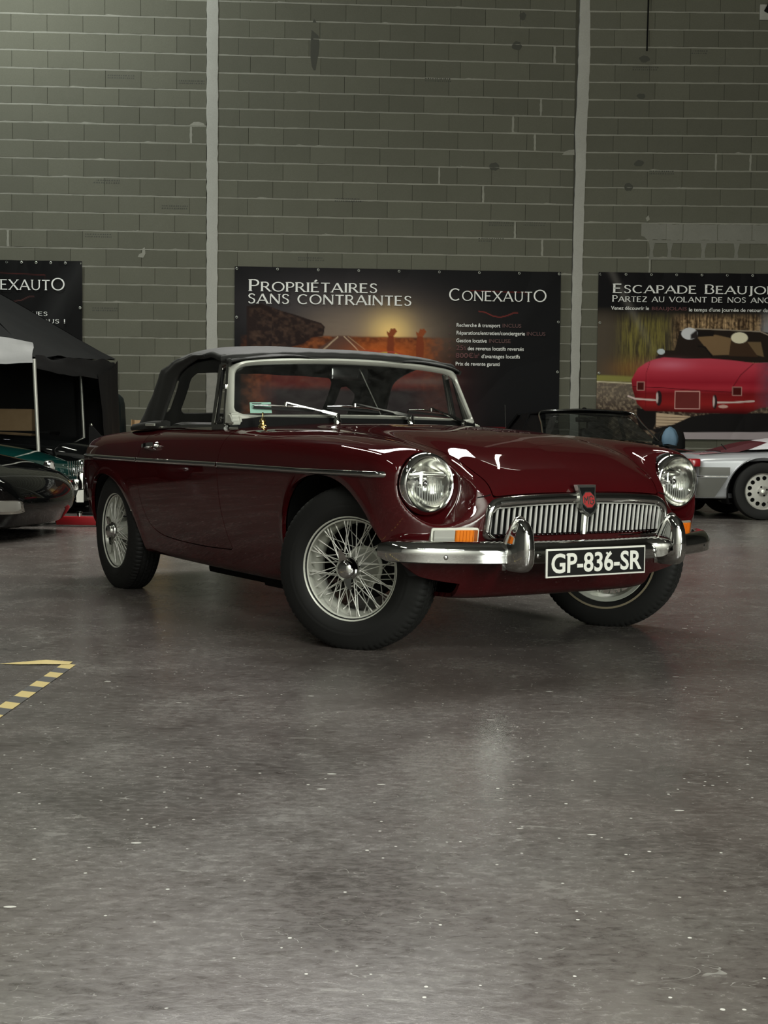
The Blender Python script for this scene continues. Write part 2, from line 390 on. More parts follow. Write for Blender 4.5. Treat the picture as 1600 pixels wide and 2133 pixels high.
# ------------------------------------------------------------------ numeric helpers
def cs(xk, yk, x):
    """natural cubic spline; yk (n,) or (n,m)"""
    xk = np.asarray(xk, float); yk = np.asarray(yk, float); o = np.argsort(xk); xk = xk[o]; yk = yk[o]
    n = len(xk); h = np.diff(xk); A = np.eye(n); B = np.zeros_like(yk)
    for i in range(1, n - 1):
        A[i, i - 1] = h[i - 1]; A[i, i] = 2 * (h[i - 1] + h[i]); A[i, i + 1] = h[i]
        B[i] = 6 * ((yk[i + 1] - yk[i]) / h[i] - (yk[i] - yk[i - 1]) / h[i - 1])
    S = np.linalg.solve(A, B); x = np.clip(np.asarray(x, float), xk[0], xk[-1])
    i = np.clip(np.searchsorted(xk, x) - 1, 0, n - 2); t = x - xk[i]; hh = h[i]
    if yk.ndim == 2: t = t[:, None]; hh = hh[:, None]
    a = (S[i + 1] - S[i]) / (6 * hh); b_ = S[i] / 2; c = (yk[i + 1] - yk[i]) / hh - hh * (2 * S[i] + S[i + 1]) / 6
    return yk[i] + c * t + b_ * t * t + a * t ** 3
def pchip(xk, yk, x):
    xk = np.asarray(xk, float); yk = np.asarray(yk, float); o = np.argsort(xk); xk = xk[o]; yk = yk[o]
    h = np.diff(xk); d = np.diff(yk) / h; m = np.zeros_like(yk); m[0] = d[0]; m[-1] = d[-1]
    for i in range(1, len(xk) - 1):
        if d[i - 1] * d[i] > 0:
            w1 = 2 * h[i] + h[i - 1]; w2 = h[i] + 2 * h[i - 1]; m[i] = (w1 + w2) / (w1 / d[i - 1] + w2 / d[i])
    x = np.clip(np.asarray(x, float), xk[0], xk[-1]); i = np.clip(np.searchsorted(xk, x) - 1, 0, len(xk) - 2)
    t = (x - xk[i]) / h[i]; t2 = t * t; t3 = t2 * t
    return (2 * t3 - 3 * t2 + 1) * yk[i] + (t3 - 2 * t2 + t) * h[i] * m[i] + (-2 * t3 + 3 * t2) * yk[i + 1] + (t3 - t2) * h[i] * m[i + 1]
class Tab1:
    def __init__(s, pts, lo, hi, n=2000, f=pchip, blur=0.0):
        s.x = np.linspace(lo, hi, n); s.y = f([q[0] for q in pts], [q[1] for q in pts], s.x)
        if blur > 0:
            k = int(blur / (s.x[1] - s.x[0])); w = np.exp(-np.linspace(-2, 2, 2 * k + 1) ** 2); w /= w.sum()
            s.y = np.convolve(np.pad(s.y, k, mode='edge'), w, 'valid')
    def __call__(s, x): return np.interp(x, s.x, s.y)
class Tab2:
    def __init__(s, x0, x1, nx, y0, y1, ny, Z): s.a = (x0, x1, nx, y0, y1, ny); s.Z = Z
    def __call__(s, x, y):
        x0, x1, nx, y0, y1, ny = s.a
        u = np.clip((x - x0) / (x1 - x0) * (nx - 1), 0, nx - 1.001); v = np.clip((y - y0) / (y1 - y0) * (ny - 1), 0, ny - 1.001)
        i = u.astype(int); j = v.astype(int); fu = u - i; fv = v - j; Z = s.Z
        return (Z[i, j] * (1 - fu) + Z[i + 1, j] * fu) * (1 - fv) + (Z[i, j + 1] * (1 - fu) + Z[i + 1, j + 1] * fu) * fv
def smax(a, b_, k):
    h = np.maximum(k - np.abs(a - b_), 0) / k; return np.maximum(a, b_) + h * h * k * 0.25
def poly_sd(P, x, y):
    """signed distance to polygon, negative inside"""
    P = np.asarray(P, float); d = np.full(np.shape(x), 1e9); ins = np.zeros(np.shape(x), bool); n = len(P)
    for i in range(n):
        a = P[i]; b_ = P[(i + 1) % n]; e = b_ - a; wx = x - a[0]; wy = y - a[1]
        t = np.clip((wx * e[0] + wy * e[1]) / (e @ e + 1e-12), 0, 1); d = np.minimum(d, (wx - t * e[0]) ** 2 + (wy - t * e[1]) ** 2)
        c = ((a[1] > y) != (b_[1] > y))
        with np.errstate(divide='ignore', invalid='ignore'): c &= x < (b_[0] - a[0]) * (y - a[1]) / (b_[1] - a[1]) + a[0]
        ins ^= c
    d = np.sqrt(d); return np.where(ins, -d, d)
def surface_nets(g, x0, x1, y1, z0, z1, h, iters=3):
    """g(x,a,z) with a=|y|; returns verts, quads, normals of g=0 (symmetric in y)"""
    xs = np.arange(x0, x1 + h, h); ya = np.arange(0, y1 + h, h); zs = np.arange(z0, z1 + h, h)
    G = np.empty((len(xs), len(ya), len(zs)), np.float32)
    for s in range(0, len(xs), 24):
        X, Y, Z = np.meshgrid(xs[s:s + 24], ya, zs, indexing='ij'); G[s:s + 24] = g(X, Y, Z)
    G = np.concatenate([G[:, :0:-1], G], 1); ys = np.concatenate([-ya[:0:-1], ya])
    S = G < 0
    nx, ny, nz = G.shape; acc = np.zeros((nx - 1, ny - 1, nz - 1, 3), np.float32); cnt = np.zeros((nx - 1, ny - 1, nz - 1), np.float32)
    off = [(0, 0), (0, 1), (1, 0), (1, 1)]
    cr = []
    for ax in range(3):
        sl0 = [slice(None)] * 3; sl1 = [slice(None)] * 3; sl0[ax] = slice(0, -1); sl1[ax] = slice(1, None)
        A = G[tuple(sl0)]; B = G[tuple(sl1)]; mk = S[tuple(sl0)] != S[tuple(sl1)]
        idx = np.argwhere(mk); a = A[mk]; b_ = B[mk]; t = a / (a - b_)
        pos = idx.astype(np.float32).copy(); pos[:, ax] += t
        o1, o2 = [q for q in range(3) if q != ax]
        for d1, d2 in off:
            c = idx.copy(); c[:, o1] -= d1; c[:, o2] -= d2
            ok = (c >= 0).all(1) & (c[:, 0] < nx - 1) & (c[:, 1] < ny - 1) & (c[:, 2] < nz - 1); cc = c[ok]
            np.add.at(acc, (cc[:, 0], cc[:, 1], cc[:, 2]), pos[ok]); np.add.at(cnt, (cc[:, 0], cc[:, 1], cc[:, 2]), 1)
        cr.append((ax, o1, o2, idx, S[tuple(sl0)][mk]))
    act = np.argwhere(cnt > 0); vid = np.full(cnt.shape, -1, np.int64); vid[tuple(act.T)] = np.arange(len(act))
    V = acc[tuple(act.T)] / cnt[tuple(act.T)][:, None]
    V = np.stack([xs[0] + V[:, 0] * h, ys[0] + V[:, 1] * h, zs[0] + V[:, 2] * h], 1).astype(float)
    F = []
    for ax, o1, o2, idx, ins in cr:
        ok = (idx[:, o1] > 0) & (idx[:, o2] > 0) & (idx[:, o1] < G.shape[o1] - 1) & (idx[:, o2] < G.shape[o2] - 1); c = idx[ok]; i_ = ins[ok]
        q = []
        for d1, d2 in ((0, 0), (1, 0), (1, 1), (0, 1)):
            e = c.copy(); e[:, o1] -= d1; e[:, o2] -= d2; q.append(vid[tuple(e.T)])
        q = np.stack(q, 1)
        flip = i_ if ax != 1 else ~i_
        q[~flip] = q[~flip][:, ::-1]; F.append(q)
    F = np.concatenate(F)
    def gr(V, e=0.004):
        o = np.zeros_like(V)
        for k in range(3):
            d = np.zeros(3); d[k] = e; p = V + d; q = V - d
            o[:, k] = (g(p[:, 0], np.abs(p[:, 1]), p[:, 2]) - g(q[:, 0], np.abs(q[:, 1]), q[:, 2])) / (2 * e)
        return o
    for it in range(iters):
        n = gr(V); val = g(V[:, 0], np.abs(V[:, 1]), V[:, 2]); step = val[:, None] * n / np.maximum((n * n).sum(1), 0.2)[:, None]
        ln = np.linalg.norm(step, axis=1); step *= np.minimum(1, 0.5 * h / np.maximum(ln, 1e-9))[:, None]; V = V - step
    n = gr(V, 0.006); n /= np.maximum(np.linalg.norm(n, axis=1), 1e-9)[:, None]
    return V, F, n
def clip(V, F, Nn, fld):
    """keep the part of the mesh where fld>=0 ; F list of index tuples"""
    V = list(map(tuple, V)); Nn = list(map(tuple, Nn)); out = []; cache = {}; fv = fld
    for f in F:
        s = [fv[i] >= 0 for i in f]
        if all(s): out.append(tuple(f)); continue
        if not any(s): continue
        res = []; m = len(f)
        for k in range(m):
            a = f[k]; b_ = f[(k + 1) % m]
            if s[k]: res.append(a)
            if s[k] != s[(k + 1) % m]:
                key = (min(a, b_), max(a, b_))
                if key not in cache:
                    i, j = key; t = fv[i] / (fv[i] - fv[j]); cache[key] = len(V)
                    V.append(tuple(V[i][q] + t * (V[j][q] - V[i][q]) for q in range(3)))
                    nn = np.array([Nn[i][q] + t * (Nn[j][q] - Nn[i][q]) for q in range(3)]); nn /= np.linalg.norm(nn) + 1e-9; Nn.append(tuple(nn))
                res.append(cache[key])
        if len(res) >= 3: out.append(tuple(res))
    V = np.array(V); Nn = np.array(Nn)
    used = np.unique(np.concatenate([np.array(f) for f in out])) if out else np.array([], int)
    mp = np.full(len(V), -1); mp[used] = np.arange(len(used))
    return V[used], [tuple(mp[list(f)]) for f in out], Nn[used]
def lip(V, F, Nn, depth=0.014):
    """fold the open edges inwards by depth (separate verts, so shading stays crisp)"""
    ed = {}
    for f in F:
        for k in range(len(f)):
            a, b_ = f[k], f[(k + 1) % len(f)]
            if (b_, a) in ed: ed[(b_, a)] += 1
            else: ed[(a, b_)] = ed.get((a, b_), 0) + 1
    bd = [e for e, c in ed.items() if c == 1]
    if not bd: return V, F, Nn
    V2 = list(map(tuple, V)); N2 = list(map(tuple, Nn)); F = list(F)
    vm = {}
    for a, b_ in bd:
        d = np.asarray(V[b_]) - np.asarray(V[a]); nf = np.cross(d, Nn[a]); nf = nf / (np.linalg.norm(nf) + 1e-9)
        for q in (a, b_):
            if q not in vm:
                vm[q] = (len(V2), len(V2) + 1); V2.append(tuple(V[q])); V2.append(tuple(np.asarray(V[q]) - depth * np.asarray(Nn[q]))); N2.append(tuple(nf)); N2.append(tuple(nf))
        F.append((vm[b_][0], vm[a][0], vm[a][1], vm[b_][1]))
    return np.array(V2), F, np.array(N2)
# ================================================================== the hall
PSI = math.radians(3.3)
fl = mesh('floor', [(-11, -9, 0), (15, -9, 0), (15, 20.2, 0), (-11, 20.2, 0)], [(0, 1, 2, 3)], 'floor'); tag(fl, kind='structure')
P0 = (-3.6666, 18.90)              # origin of the wall's running coordinate u
def wall_frame(name, org, psi):
    e = bpy.data.objects.new(name, None); COL.objects.link(e); e.location = (org[0], org[1], 0); e.rotation_euler = (0, 0, psi); return e
P1 = (P0[0] + 6.452 * math.cos(PSI), P0[1] + 6.452 * math.sin(PSI))
CH = .2505
BLK = None
def block_mesh():
    bm = bmesh.new(); w, h, d = .4975, .233, .05
    box_bm(bm, (0, -.012, 0), (w, d, h), .004, seg=1)
    me = bpy.data.meshes.new('block'); bmesh.ops.recalc_face_normals(bm, faces=bm.faces); bm.to_mesh(me); bm.free(); me.materials.append(M['block']); return me
BLK = block_mesh()
def bed_mesh(L, seed):
    rn = random.Random(seed); n = max(6, int(L / .055)); up = []; lo = []
    a = b_ = .011
    for i in range(n + 1):
        a += (rn.uniform(.006, .014) - a) * .5; b_ += (rn.uniform(.006, .012) - b_) * .5
        if rn.random() < .012: a += .012
        up.append((L * i / n, a)); lo.append((L * i / n, -b_))
    y = -.040; vs = []
    for (x, z), (x2, z2) in zip(up, lo): vs += [(x, y, z2), (x, y - rn.uniform(.001, .005), z), (x, 0.0, z + .004), (x, 0.0, z2 - .004)]
    fs = []
    for i in range(n):
        q = 4 * i; r = q + 4; fs += [(q, r, r + 1, q + 1), (q + 1, r + 1, r + 2, q + 2), (r, q, q + 3, r + 3)]
    return vs, fs
def wall_bay(name, org, psi, u0, u1, uoff, skips, zmax=8.2, jit=.02, seed=1):
    w = wall_frame(name, org, psi); tag(w, kind='structure')
    rn = random.Random(seed)
    c0, c1 = u0 - .02, u1 + .09
    b_ = mesh('wall_core', [(c0, 0, 0), (c1, 0, 0), (c1, 0, 9.2), (c0, 0, 9.2), (c0, .2, 0), (c1, .2, 0), (c1, .2, 9.2), (c0, .2, 9.2)], [(0, 1, 2, 3), (7, 6, 5, 4), (0, 4, 5, 1), (3, 2, 6, 7), (0, 3, 7, 4), (1, 5, 6, 2)], 'joint_dark', w)
    rows = int(zmax / CH)
    for r in range(rows):
        z0 = r * CH; o = uoff[r % 2] + rn.uniform(-jit, jit)
        k0 = math.floor((u0 - o) / .5)
        u = o + k0 * .5
        while u < u1 - .02:
            a = max(u, u0); c = min(u + .5, u1)
            if c - a > .04 and not any(s0 <= a and c <= s1 and t0 <= z0 and z0 + CH <= t1 for s0, s1, t0, t1 in skips):
                ob = bpy.data.objects.new('block', BLK); COL.objects.link(ob); ob.parent = w
                ob.location = ((a + c) / 2, -.003 - rn.uniform(0, .003), z0 + CH / 2); ob.scale = ((c - a) / .5, 1, 1); ob.rotation_euler = (rn.uniform(-.004, .004), 0, rn.uniform(-.004, .004))
            u += .5
        vs, fs = bed_mesh(u1 - u0, seed * 100 + r); q = mesh('mortar_bed', vs, fs, 'mortar', w); q.location = (u0, 0, z0)
    return w
WL = wall_bay('wall_back_left', P0, PSI, -2.45, 1.09, (.36, .16), [(-2.5, -.66, 1.2, 3.26)], 7.6, seed=1)
WM = wall_bay('wall_back_middle', P0, PSI, 1.25, 6.37, (.19, .05), [(1.5, 6.2, 1.12, 3.27)], 7.6, seed=2)
WR = wall_bay('wall_back_right', P1, 0.0, .07, 3.3, (-.01, .07), [(.31, 3.4, 1.0, 3.27)], 7.6, seed=3)
# plain continuation of the back wall outside the view, side walls, ceiling
for nm, o_, ps, a, c in (('wall_back_far_left', P0, PSI, -8.2, -2.45), ('wall_back_far_right', P1, 0.0, 3.3, 12.3)):
    w = wall_frame(nm, o_, ps); tag(w, kind='structure')
    mesh('wall_core', [(a, -.03, 0), (c, -.03, 0), (c, -.03, 9.2), (a, -.03, 9.2)], [(0, 1, 2, 3)], 'block', w)
def slab(name, vs, mat): tag(mesh(name, vs, [(0, 1, 2, 3)], mat), kind='structure')
slab('wall_left', [(-11, -9, 0), (-11, 20, 0), (-11, 20, 9.2), (-11, -9, 9.2)], 'warehouse_grey')
slab('wall_right', [(15, 20, 0), (15, -9, 0), (15, -9, 9.2), (15, 20, 9.2)], 'warehouse_grey')
slab('wall_front', [(15, -9, 0), (-11, -9, 0), (-11, -9, 9.2), (15, -9, 9.2)], 'hall_white')
slab('ceiling', [(-11, -9, 9.2), (-11, 20.2, 9.2), (15, 20.2, 9.2), (15, -9, 9.2)], 'ceiling_dark')
# poured concrete pillars between the bays, edges wavering where the shuttering leaked
def pillar(name, org, psi, prof, seed):
    """prof: list of (z, left u, right u)"""
    w = wall_frame(name, org, psi); tag(w, kind='structure'); rn = random.Random(seed); vs = []; fs = []
    zs = np.arange(0, 9.21, .08)
    for z in zs:
        l = np.interp(z, [p_[0] for p_ in prof], [p_[1] for p_ in prof]) + rn.uniform(-.006, .006); r = np.interp(z, [p_[0] for p_ in prof], [p_[2] for p_ in prof]) + rn.uniform(-.006, .006)
        vs += [(l, 0, z), (l + .004, -.055, z), ((l + r) / 2, -.060 + rn.uniform(-.002, .002), z), (r - .004, -.055, z), (r, 0, z)]
    for i in range(len(zs) - 1):
        for k in range(4): fs.append((i * 5 + k, i * 5 + k + 1, i * 5 + 5 + k + 1, i * 5 + 5 + k))
    mesh('pillar_face', vs, fs, 'pillar', w, auto=50)
    return w
pillar('trim_1', P0, PSI, [(0, 1.095, 1.255), (3, 1.095, 1.255), (7.2, 1.085, 1.255), (9.2, 1.085, 1.255)], 4)
pillar('trim_2', P0, PSI, [(0, 6.37, 6.50), (1.6, 6.375, 6.505), (3.2, 6.375, 6.525), (4.2, 6.385, 6.535), (4.9, 6.395, 6.55), (5.3, 6.375, 6.555), (5.6, 6.40, 6.57), (6.4, 6.41, 6.585), (7.2, 6.425, 6.57), (9.2, 6.43, 6.58)], 5)
# mortar smears, patches, maker's marks and stains on the blocks
def smear(parent, u, z, pts, mat='mortar', d=-.044, nm='mortar_smear'):
    n = len(pts); vs = [(u + p_[0], d, z + p_[1]) for p_ in pts] + [(u + p_[0], -.012, z + p_[1]) for p_ in pts]
    return mesh(nm, vs, [tuple(range(n))] + [(i, i + n, (i + 1) % n + n, (i + 1) % n) for i in range(n)], mat, parent)
def vjoint(parent, u, row, w=.022):
    z0 = row * CH; rn = random.Random(int(u * 100) + row); L = []; R = []
    for k in range(7):
        z = .01 + k * (CH - .02) / 6; L.append((-w / 2 + rn.uniform(-.006, .004), z)); R.append((w / 2 + rn.uniform(-.004, .006), z))
    smear(parent, u, z0, L[::-1] + R if False else L + R[::-1])
for u, r in ((-1.70, 14), (.87, 20), (2.15, 8)): vjoint(WL if u < 1 else WM, u, r, .03)
for u, r in ((6.07, 25), (5.88, 22), (5.48, 21), (5.80, 20), (4.42, 18), (5.93, 14), (5.06, 17), (5.53, 15)): vjoint(WM, u, r, .026)
for u, r in ((1.05, 13), (1.98, 19), (2.48, 19)): vjoint(WR, u, r, .024)
smear(WL, .17, 3.40, [(-.05, .0), (.03, -.01), (.06, .05), (.05, .14), (.02, .12), (.01, .06), (-.03, .04)])
smear(WL, .95, 5.27, [(-.10, 0), (.12, 0), (.10, .03), (.03, .05), (-.04, .045)])
smear(WM, 6.30, 4.99, [(-.10, -.02), (.08, -.02), (.08, .06), (.0, .05), (-.06, .03)])
smear(WR, 1.0, 4.05 - .02, [(0, 0), (.04, .03), (.02, .09), (-.02, .05)])
# the patched course on the right: washed with light mortar
for _k, (_a, _c) in enumerate(((.92, 1.28), (1.285, 1.52), (1.53, 2.02), (2.03, 2.52), (2.53, 3.2))):
    rn = random.Random(11 + _k); n_ = 8; up = [(_a + (_c - _a) * k / n_, 3.998 + rn.uniform(-.012, .008)) for k in range(n_ + 1)]; lo = [(_a + (_c - _a) * k / n_, 3.768 + rn.uniform(-.010, .012) + (.05 if (_k == 0 and k < 2) else 0)) for k in range(n_ + 1)]
    smear(WR, 0, 0, lo + up[::-1], 'mortar_wash', nm='mortar_patch')
for x in (1.07, 1.33, 1.82, 2.30, 2.79): 
    smear(WR, x, 3.515, [(-.03, 0), (.035, 0), (.022, .08), (.05, .20), (.06, .236), (-.06, .236), (-.035, .2), (-.018, .1)], 'mortar_wash', -.0465)
smear(WR, 0, 3.735, [(1.04, -.012), (3.28, -.012), (3.28, .035), (1.04, .03)], 'mortar_wash', -.048)
smear(WR, 0, 3.49, [(1.04, -.008), (3.28, -.006), (3.28, .02), (1.04, .02)], 'mortar_wash', -.048)
def marks(parent, u, z, seed, w=.36):
    rn = random.Random(seed); bm = bmesh.new()
    for ln in (0, 1):
        x = 0
        while x < w:
            s = rn.uniform(.010, .026); bm_v = [bm.verts.new((u + x + dx, -.0425, z - ln * .034 + dz)) for dx, dz in ((0, 0), (s, .002), (s * .9, .020), (.002, .017))]; bm.faces.new(bm_v); x += s + rn.uniform(.006, .016)
    return bmobj('maker_marks', bm, 'print_mark', parent)
for k, (u, z) in enumerate([(-.30, 5.93), (.70, 5.88), (-.50, 4.46), (.46, 4.12), (-.62, 3.70), (-.52, 2.66)]): marks(WL, u, z, k)
for k, (u, z) in enumerate([(4.20, 6.00), (2.92, 4.27), (5.15, 3.97), (5.00, 3.74), (2.40, 3.42), (5.6, 3.98)]): marks(WM, u, z, 20 + k)
for k, (u, z) in enumerate([(1.45, 6.46), (.75, 6.22), (1.02, 4.74)]): marks(WR, u, z, 40 + k)
def blob(parent, u, z, rx, rz, seed, mat='stain'):
    rn = random.Random(seed); pts = [(rx * math.cos(t) * rn.uniform(.8, 1.15), rz * math.sin(t) * rn.uniform(.8, 1.15)) for t in np.linspace(0, 2 * PI, 14, endpoint=False)]
    return mesh('damp_stain', [(u + a, -.0428, z + c) for a, c in pts], [tuple(range(14))], mat, parent)
for k, (u, z, rx, rz) in enumerate([(2.62, 6.45, .06, .36), (5.60, 6.92, .05, .06), (5.52, 6.50, .07, .07), (5.22, 4.78, .075, .06)]): blob(WM, u, z, rx, rz, k)
for k, (u, z, rx, rz) in enumerate([(.92, 6.35, .08, .05), (.88, 5.82, .06, .04), (.87, 4.86, .07, .05), (.72, 4.52, .07, .06)]): blob(WR, u, z, rx, rz, 9 + k)
# thin black cable hanging down the right bay
cab = empty('hanging_cable', (P1[0], P1[1], 0), 0, 'thin black cable hanging down the block wall at the upper right', 'cable')
tube('cable', [(.98 - .004 * k, -.06, 9.1 - k * .33) for k in range(9)], .012, 'matt_black', cab, 6)
wl_ = empty('wall_bracket', (P1[0] + 2.66, P1[1], 7.02), 0, 'dark bracket on a pale patch high on the wall at the top right corner', 'bracket')
box('bracket_pad', (0, -.05, 0), (.20, .03, .22), 'pillar', wl_, .006); box('bracket_arm', (.02, -.13, .06), (.07, .16, .14), 'matt_black', wl_, .01, Matrix.Rotation(.5, 3, 'Y'))

# ------------------------------------------------------------------ banners
def s2l(c): 
    c = np.asarray(c, float) / 255.0; return np.where(c <= .04045, c / 12.92, ((c + .055) / 1.055) ** 2.4)
GLY = {}
def _e(cx, cy, rx, ry, a0, a1, n=14): return [(cx + rx * math.cos(math.radians(a0 + (a1 - a0) * k / n)), cy + ry * math.sin(math.radians(a0 + (a1 - a0) * k / n))) for k in range(n + 1)]
H_ = .082; T_ = .050       # half-widths come from these: heavy and thin stroke
def glyphs():
    g = {}
    g['A'] = (.95, [([(0.04, 0), (.46, 1)], T_), ([(.46, 1), (.91, 0)], H_), ([(.17, .33), (.76, .33)], T_)], [(0.04, 0), (.91, 0)])
    g['B'] = (.72, [([(.1, 0), (.1, 1)], H_), ([(.1, .97), (.38, .97)] + _e(.38, .75, .22, .22, 90, -90, 8) + [(.1, .53)], T_ + .01), ([(.1, .53), (.40, .53)] + _e(.40, .28, .25, .25, 90, -90, 8) + [(.1, .03)], T_ + .01)], [(.1, 0), (.1, 1)])
    g['C'] = (.92, [(_e(.50, .5, .43, .47, 48, 312, 22), H_ - .01)], [])
    g['D'] = (.90, [([(.1, 0), (.1, 1)], H_), ([(.1, .97), (.36, .97)] + _e(.36, .5, .46, .47, 90, -90, 16) + [(.1, .03)], T_ + .015)], [(.1, 0), (.1, 1)])
    g['E'] = (.70, [([(.1, 0), (.1, 1)], H_), ([(.1, .965), (.62, .965)], T_), ([(.1, .52), (.54, .52)], T_), ([(.1, .035), (.66, .035)], T_)], [(.1, 0), (.1, 1)])
    g['I'] = (.26, [([(.13, 0), (.13, 1)], H_)], [(.13, 0), (.13, 1)])
    g['J'] = (.40, [([(.26, 1), (.26, -.02)] + _e(.02, -.02, .24, .22, 0, -80, 6), H_)], [(.26, 1)])
    g['L'] = (.64, [([(.1, 0), (.1, 1)], H_), ([(.1, .035), (.60, .035)], T_)], [(.1, 0), (.1, 1)])
    g['N'] = (.94, [([(.1, 0), (.1, 1)], T_), ([(.1, 1), (.84, 0)], H_), ([(.84, 0), (.84, 1)], T_)], [(.1, 0), (.84, 1)])
    g['O'] = (1.04, [(_e(.52, .5, .45, .47, 0, 360, 30), H_ - .015)], [])
    g['P'] = (.68, [([(.1, 0), (.1, 1)], H_), ([(.1, .97), (.36, .97)] + _e(.36, .72, .26, .25, 90, -90, 8) + [(.1, .47)], T_ + .01)], [(.1, 0), (.1, 1)])
    g['R'] = (.80, [([(.1, 0), (.1, 1)], H_), ([(.1, .97), (.36, .97)] + _e(.36, .73, .25, .24, 90, -90, 8) + [(.1, .49)], T_ + .01), ([(.36, .49), (.76, 0)], H_ - .01)], [(.1, 0), (.1, 1), (.76, 0)])
    g['S'] = (.68, [([(.58, .82), (.50, .94), (.34, .98), (.18, .93), (.11, .78), (.16, .64), (.34, .54), (.50, .45), (.58, .30), (.53, .12), (.36, .02), (.18, .04), (.08, .18)], H_ - .02)], [])
    g['T'] = (.78, [([(.39, 0), (.39, 1)], H_), ([(.03, .965), (.75, .965)], T_)], [(.39, 0)])
    g['U'] = (.90, [([(.12, 1), (.12, .36)] + _e(.45, .36, .33, .34, 180, 360, 14) + [(.78, 1)], H_ - .02)], [(.12, 1), (.78, 1)])
    g['V'] = (.92, [([(.03, 1), (.46, 0)], H_), ([(.46, 0), (.89, 1)], T_)], [(.03, 1), (.89, 1)])
    g['X'] = (.90, [([(.06, 1), (.84, 0)], H_), ([(.82, 1), (.06, 0)], T_)], [(.06, 1), (.84, 0), (.82, 1), (.06, 0)])
    g['Z'] = (.78, [([(.08, .965), (.70, .965)], T_), ([(.70, .965), (.08, .035)], H_), ([(.08, .035), (.72, .035)], T_)], [])
    g['\u00c9'] = (g['E'][0], g['E'][1] + [([(.30, 1.10), (.48, 1.28)], H_)], g['E'][2])
    g['!'] = (.28, [([(.14, .28), (.14, 1)], H_), ([(.14, 0), (.14, .10)], H_)], [])
    g[' '] = (.42, [], [])
    return g
GLY = glyphs()
def headline(name, text, u, z, h, mat, parent, d=-.004, sx=1.0, small=.80, track=.10, slope=0.0, heavy=1.0):
    """flared capitals; the first letter of a word that is upper case is tall, the rest are small capitals"""
    bm = bmesh.new(); x = 0.0
    for ch in text:
        low = ch.islower(); k = h * (small if low else 1.0); w, st, ser = GLY.get(ch.upper(), GLY[' '])
        for pts, t in st:
            P = np.array(pts, float); t = t * heavy
            n = len(P); L = []; R = []
            closed = np.linalg.norm(P[0] - P[-1]) < 1e-6
            for i in range(n):
                a = P[i] - P[i - 1] if i > 0 else (P[1] - P[0] if not closed else P[0] - P[-2]); c = P[i + 1] - P[i] if i < n - 1 else (P[-1] - P[-2] if not closed else P[1] - P[0])
                a = a / (np.linalg.norm(a) + 1e-9); c = c / (np.linalg.norm(c) + 1e-9); tt = a + c; tt = tt / (np.linalg.norm(tt) + 1e-9); nn_ = np.array([-tt[1], tt[0]]); wv = t * (.72 if len(P) > 8 and abs(nn_[1]) > .8 else 1)
                sc = min(1.4, 1 / max(.5, float(nn_ @ np.array([-a[1], a[0]])))); L.append(P[i] + nn_ * wv * sc); R.append(P[i] - nn_ * wv * sc)
            f = lambda q: (u + (x + q[0] * k) * sx, d, z + q[1] * k + slope * (x + q[0] * k) * sx)
            lv = [bm.verts.new(f(q)) for q in L]; rv = [bm.verts.new(f(q)) for q in R]
            for i in range(n - 1): bm.faces.new([rv[i], rv[i + 1], lv[i + 1], lv[i]])
        for (px, py) in ser:
            y0 = py if py < .5 else py - .05
            q = [(px - .12, y0), (px + .12, y0), (px + .12, y0 + .05), (px - .12, y0 + .05)]
            bm.faces.new([bm.verts.new((u + (x + a * k) * sx, d - .0003, z + c * k + slope * (x + a * k) * sx)) for a, c in q])
        x += (w + track) * k
    me = bpy.data.meshes.new(name); bm.to_mesh(me); bm.free(); return link(name, me, mat, parent), x * sx
def text_mesh(name, s, size, mat, parent, fn, sx=1.0, bold=0.0, align='LEFT'):
    """built-in face, converted to a flat mesh; fn(x,y)->local position"""
    cu = bpy.data.curves.new(name, 'FONT'); cu.body = s; cu.size = size; cu.align_x = align; cu.offset = bold; cu.resolution_u = 4
    ob = bpy.data.objects.new(name, cu); COL.objects.link(ob); dg = bpy.context.evaluated_depsgraph_get(); me = bpy.data.meshes.new_from_object(ob.evaluated_get(dg)); bpy.data.objects.remove(ob); bpy.data.curves.remove(cu)
    me.materials.clear(); w = max((v.co.x for v in me.vertices), default=0)
    for v in me.vertices: v.co = fn(v.co.x * sx, v.co.y)
    return link(name, me, mat, parent), w * sx
def fbm(x, y, seed=0, octv=4):
    r = np.random.RandomState(seed); out = np.zeros(np.shape(x)); amp = .5
    for o in range(octv):
        G = r.rand(64, 64); u = (x * 2 ** o) % 63; v = (y * 2 ** o) % 63; i = u.astype(int); j = v.astype(int); fu = u - i; fv = v - j; fu = fu * fu * (3 - 2 * fu); fv = fv * fv * (3 - 2 * fv)
        out += amp * ((G[i, j] * (1 - fu) + G[(i + 1) % 64, j] * fu) * (1 - fv) + (G[i, (j + 1) % 64] * (1 - fu) + G[(i + 1) % 64, (j + 1) % 64] * fu) * fv); amp *= .5
    return out
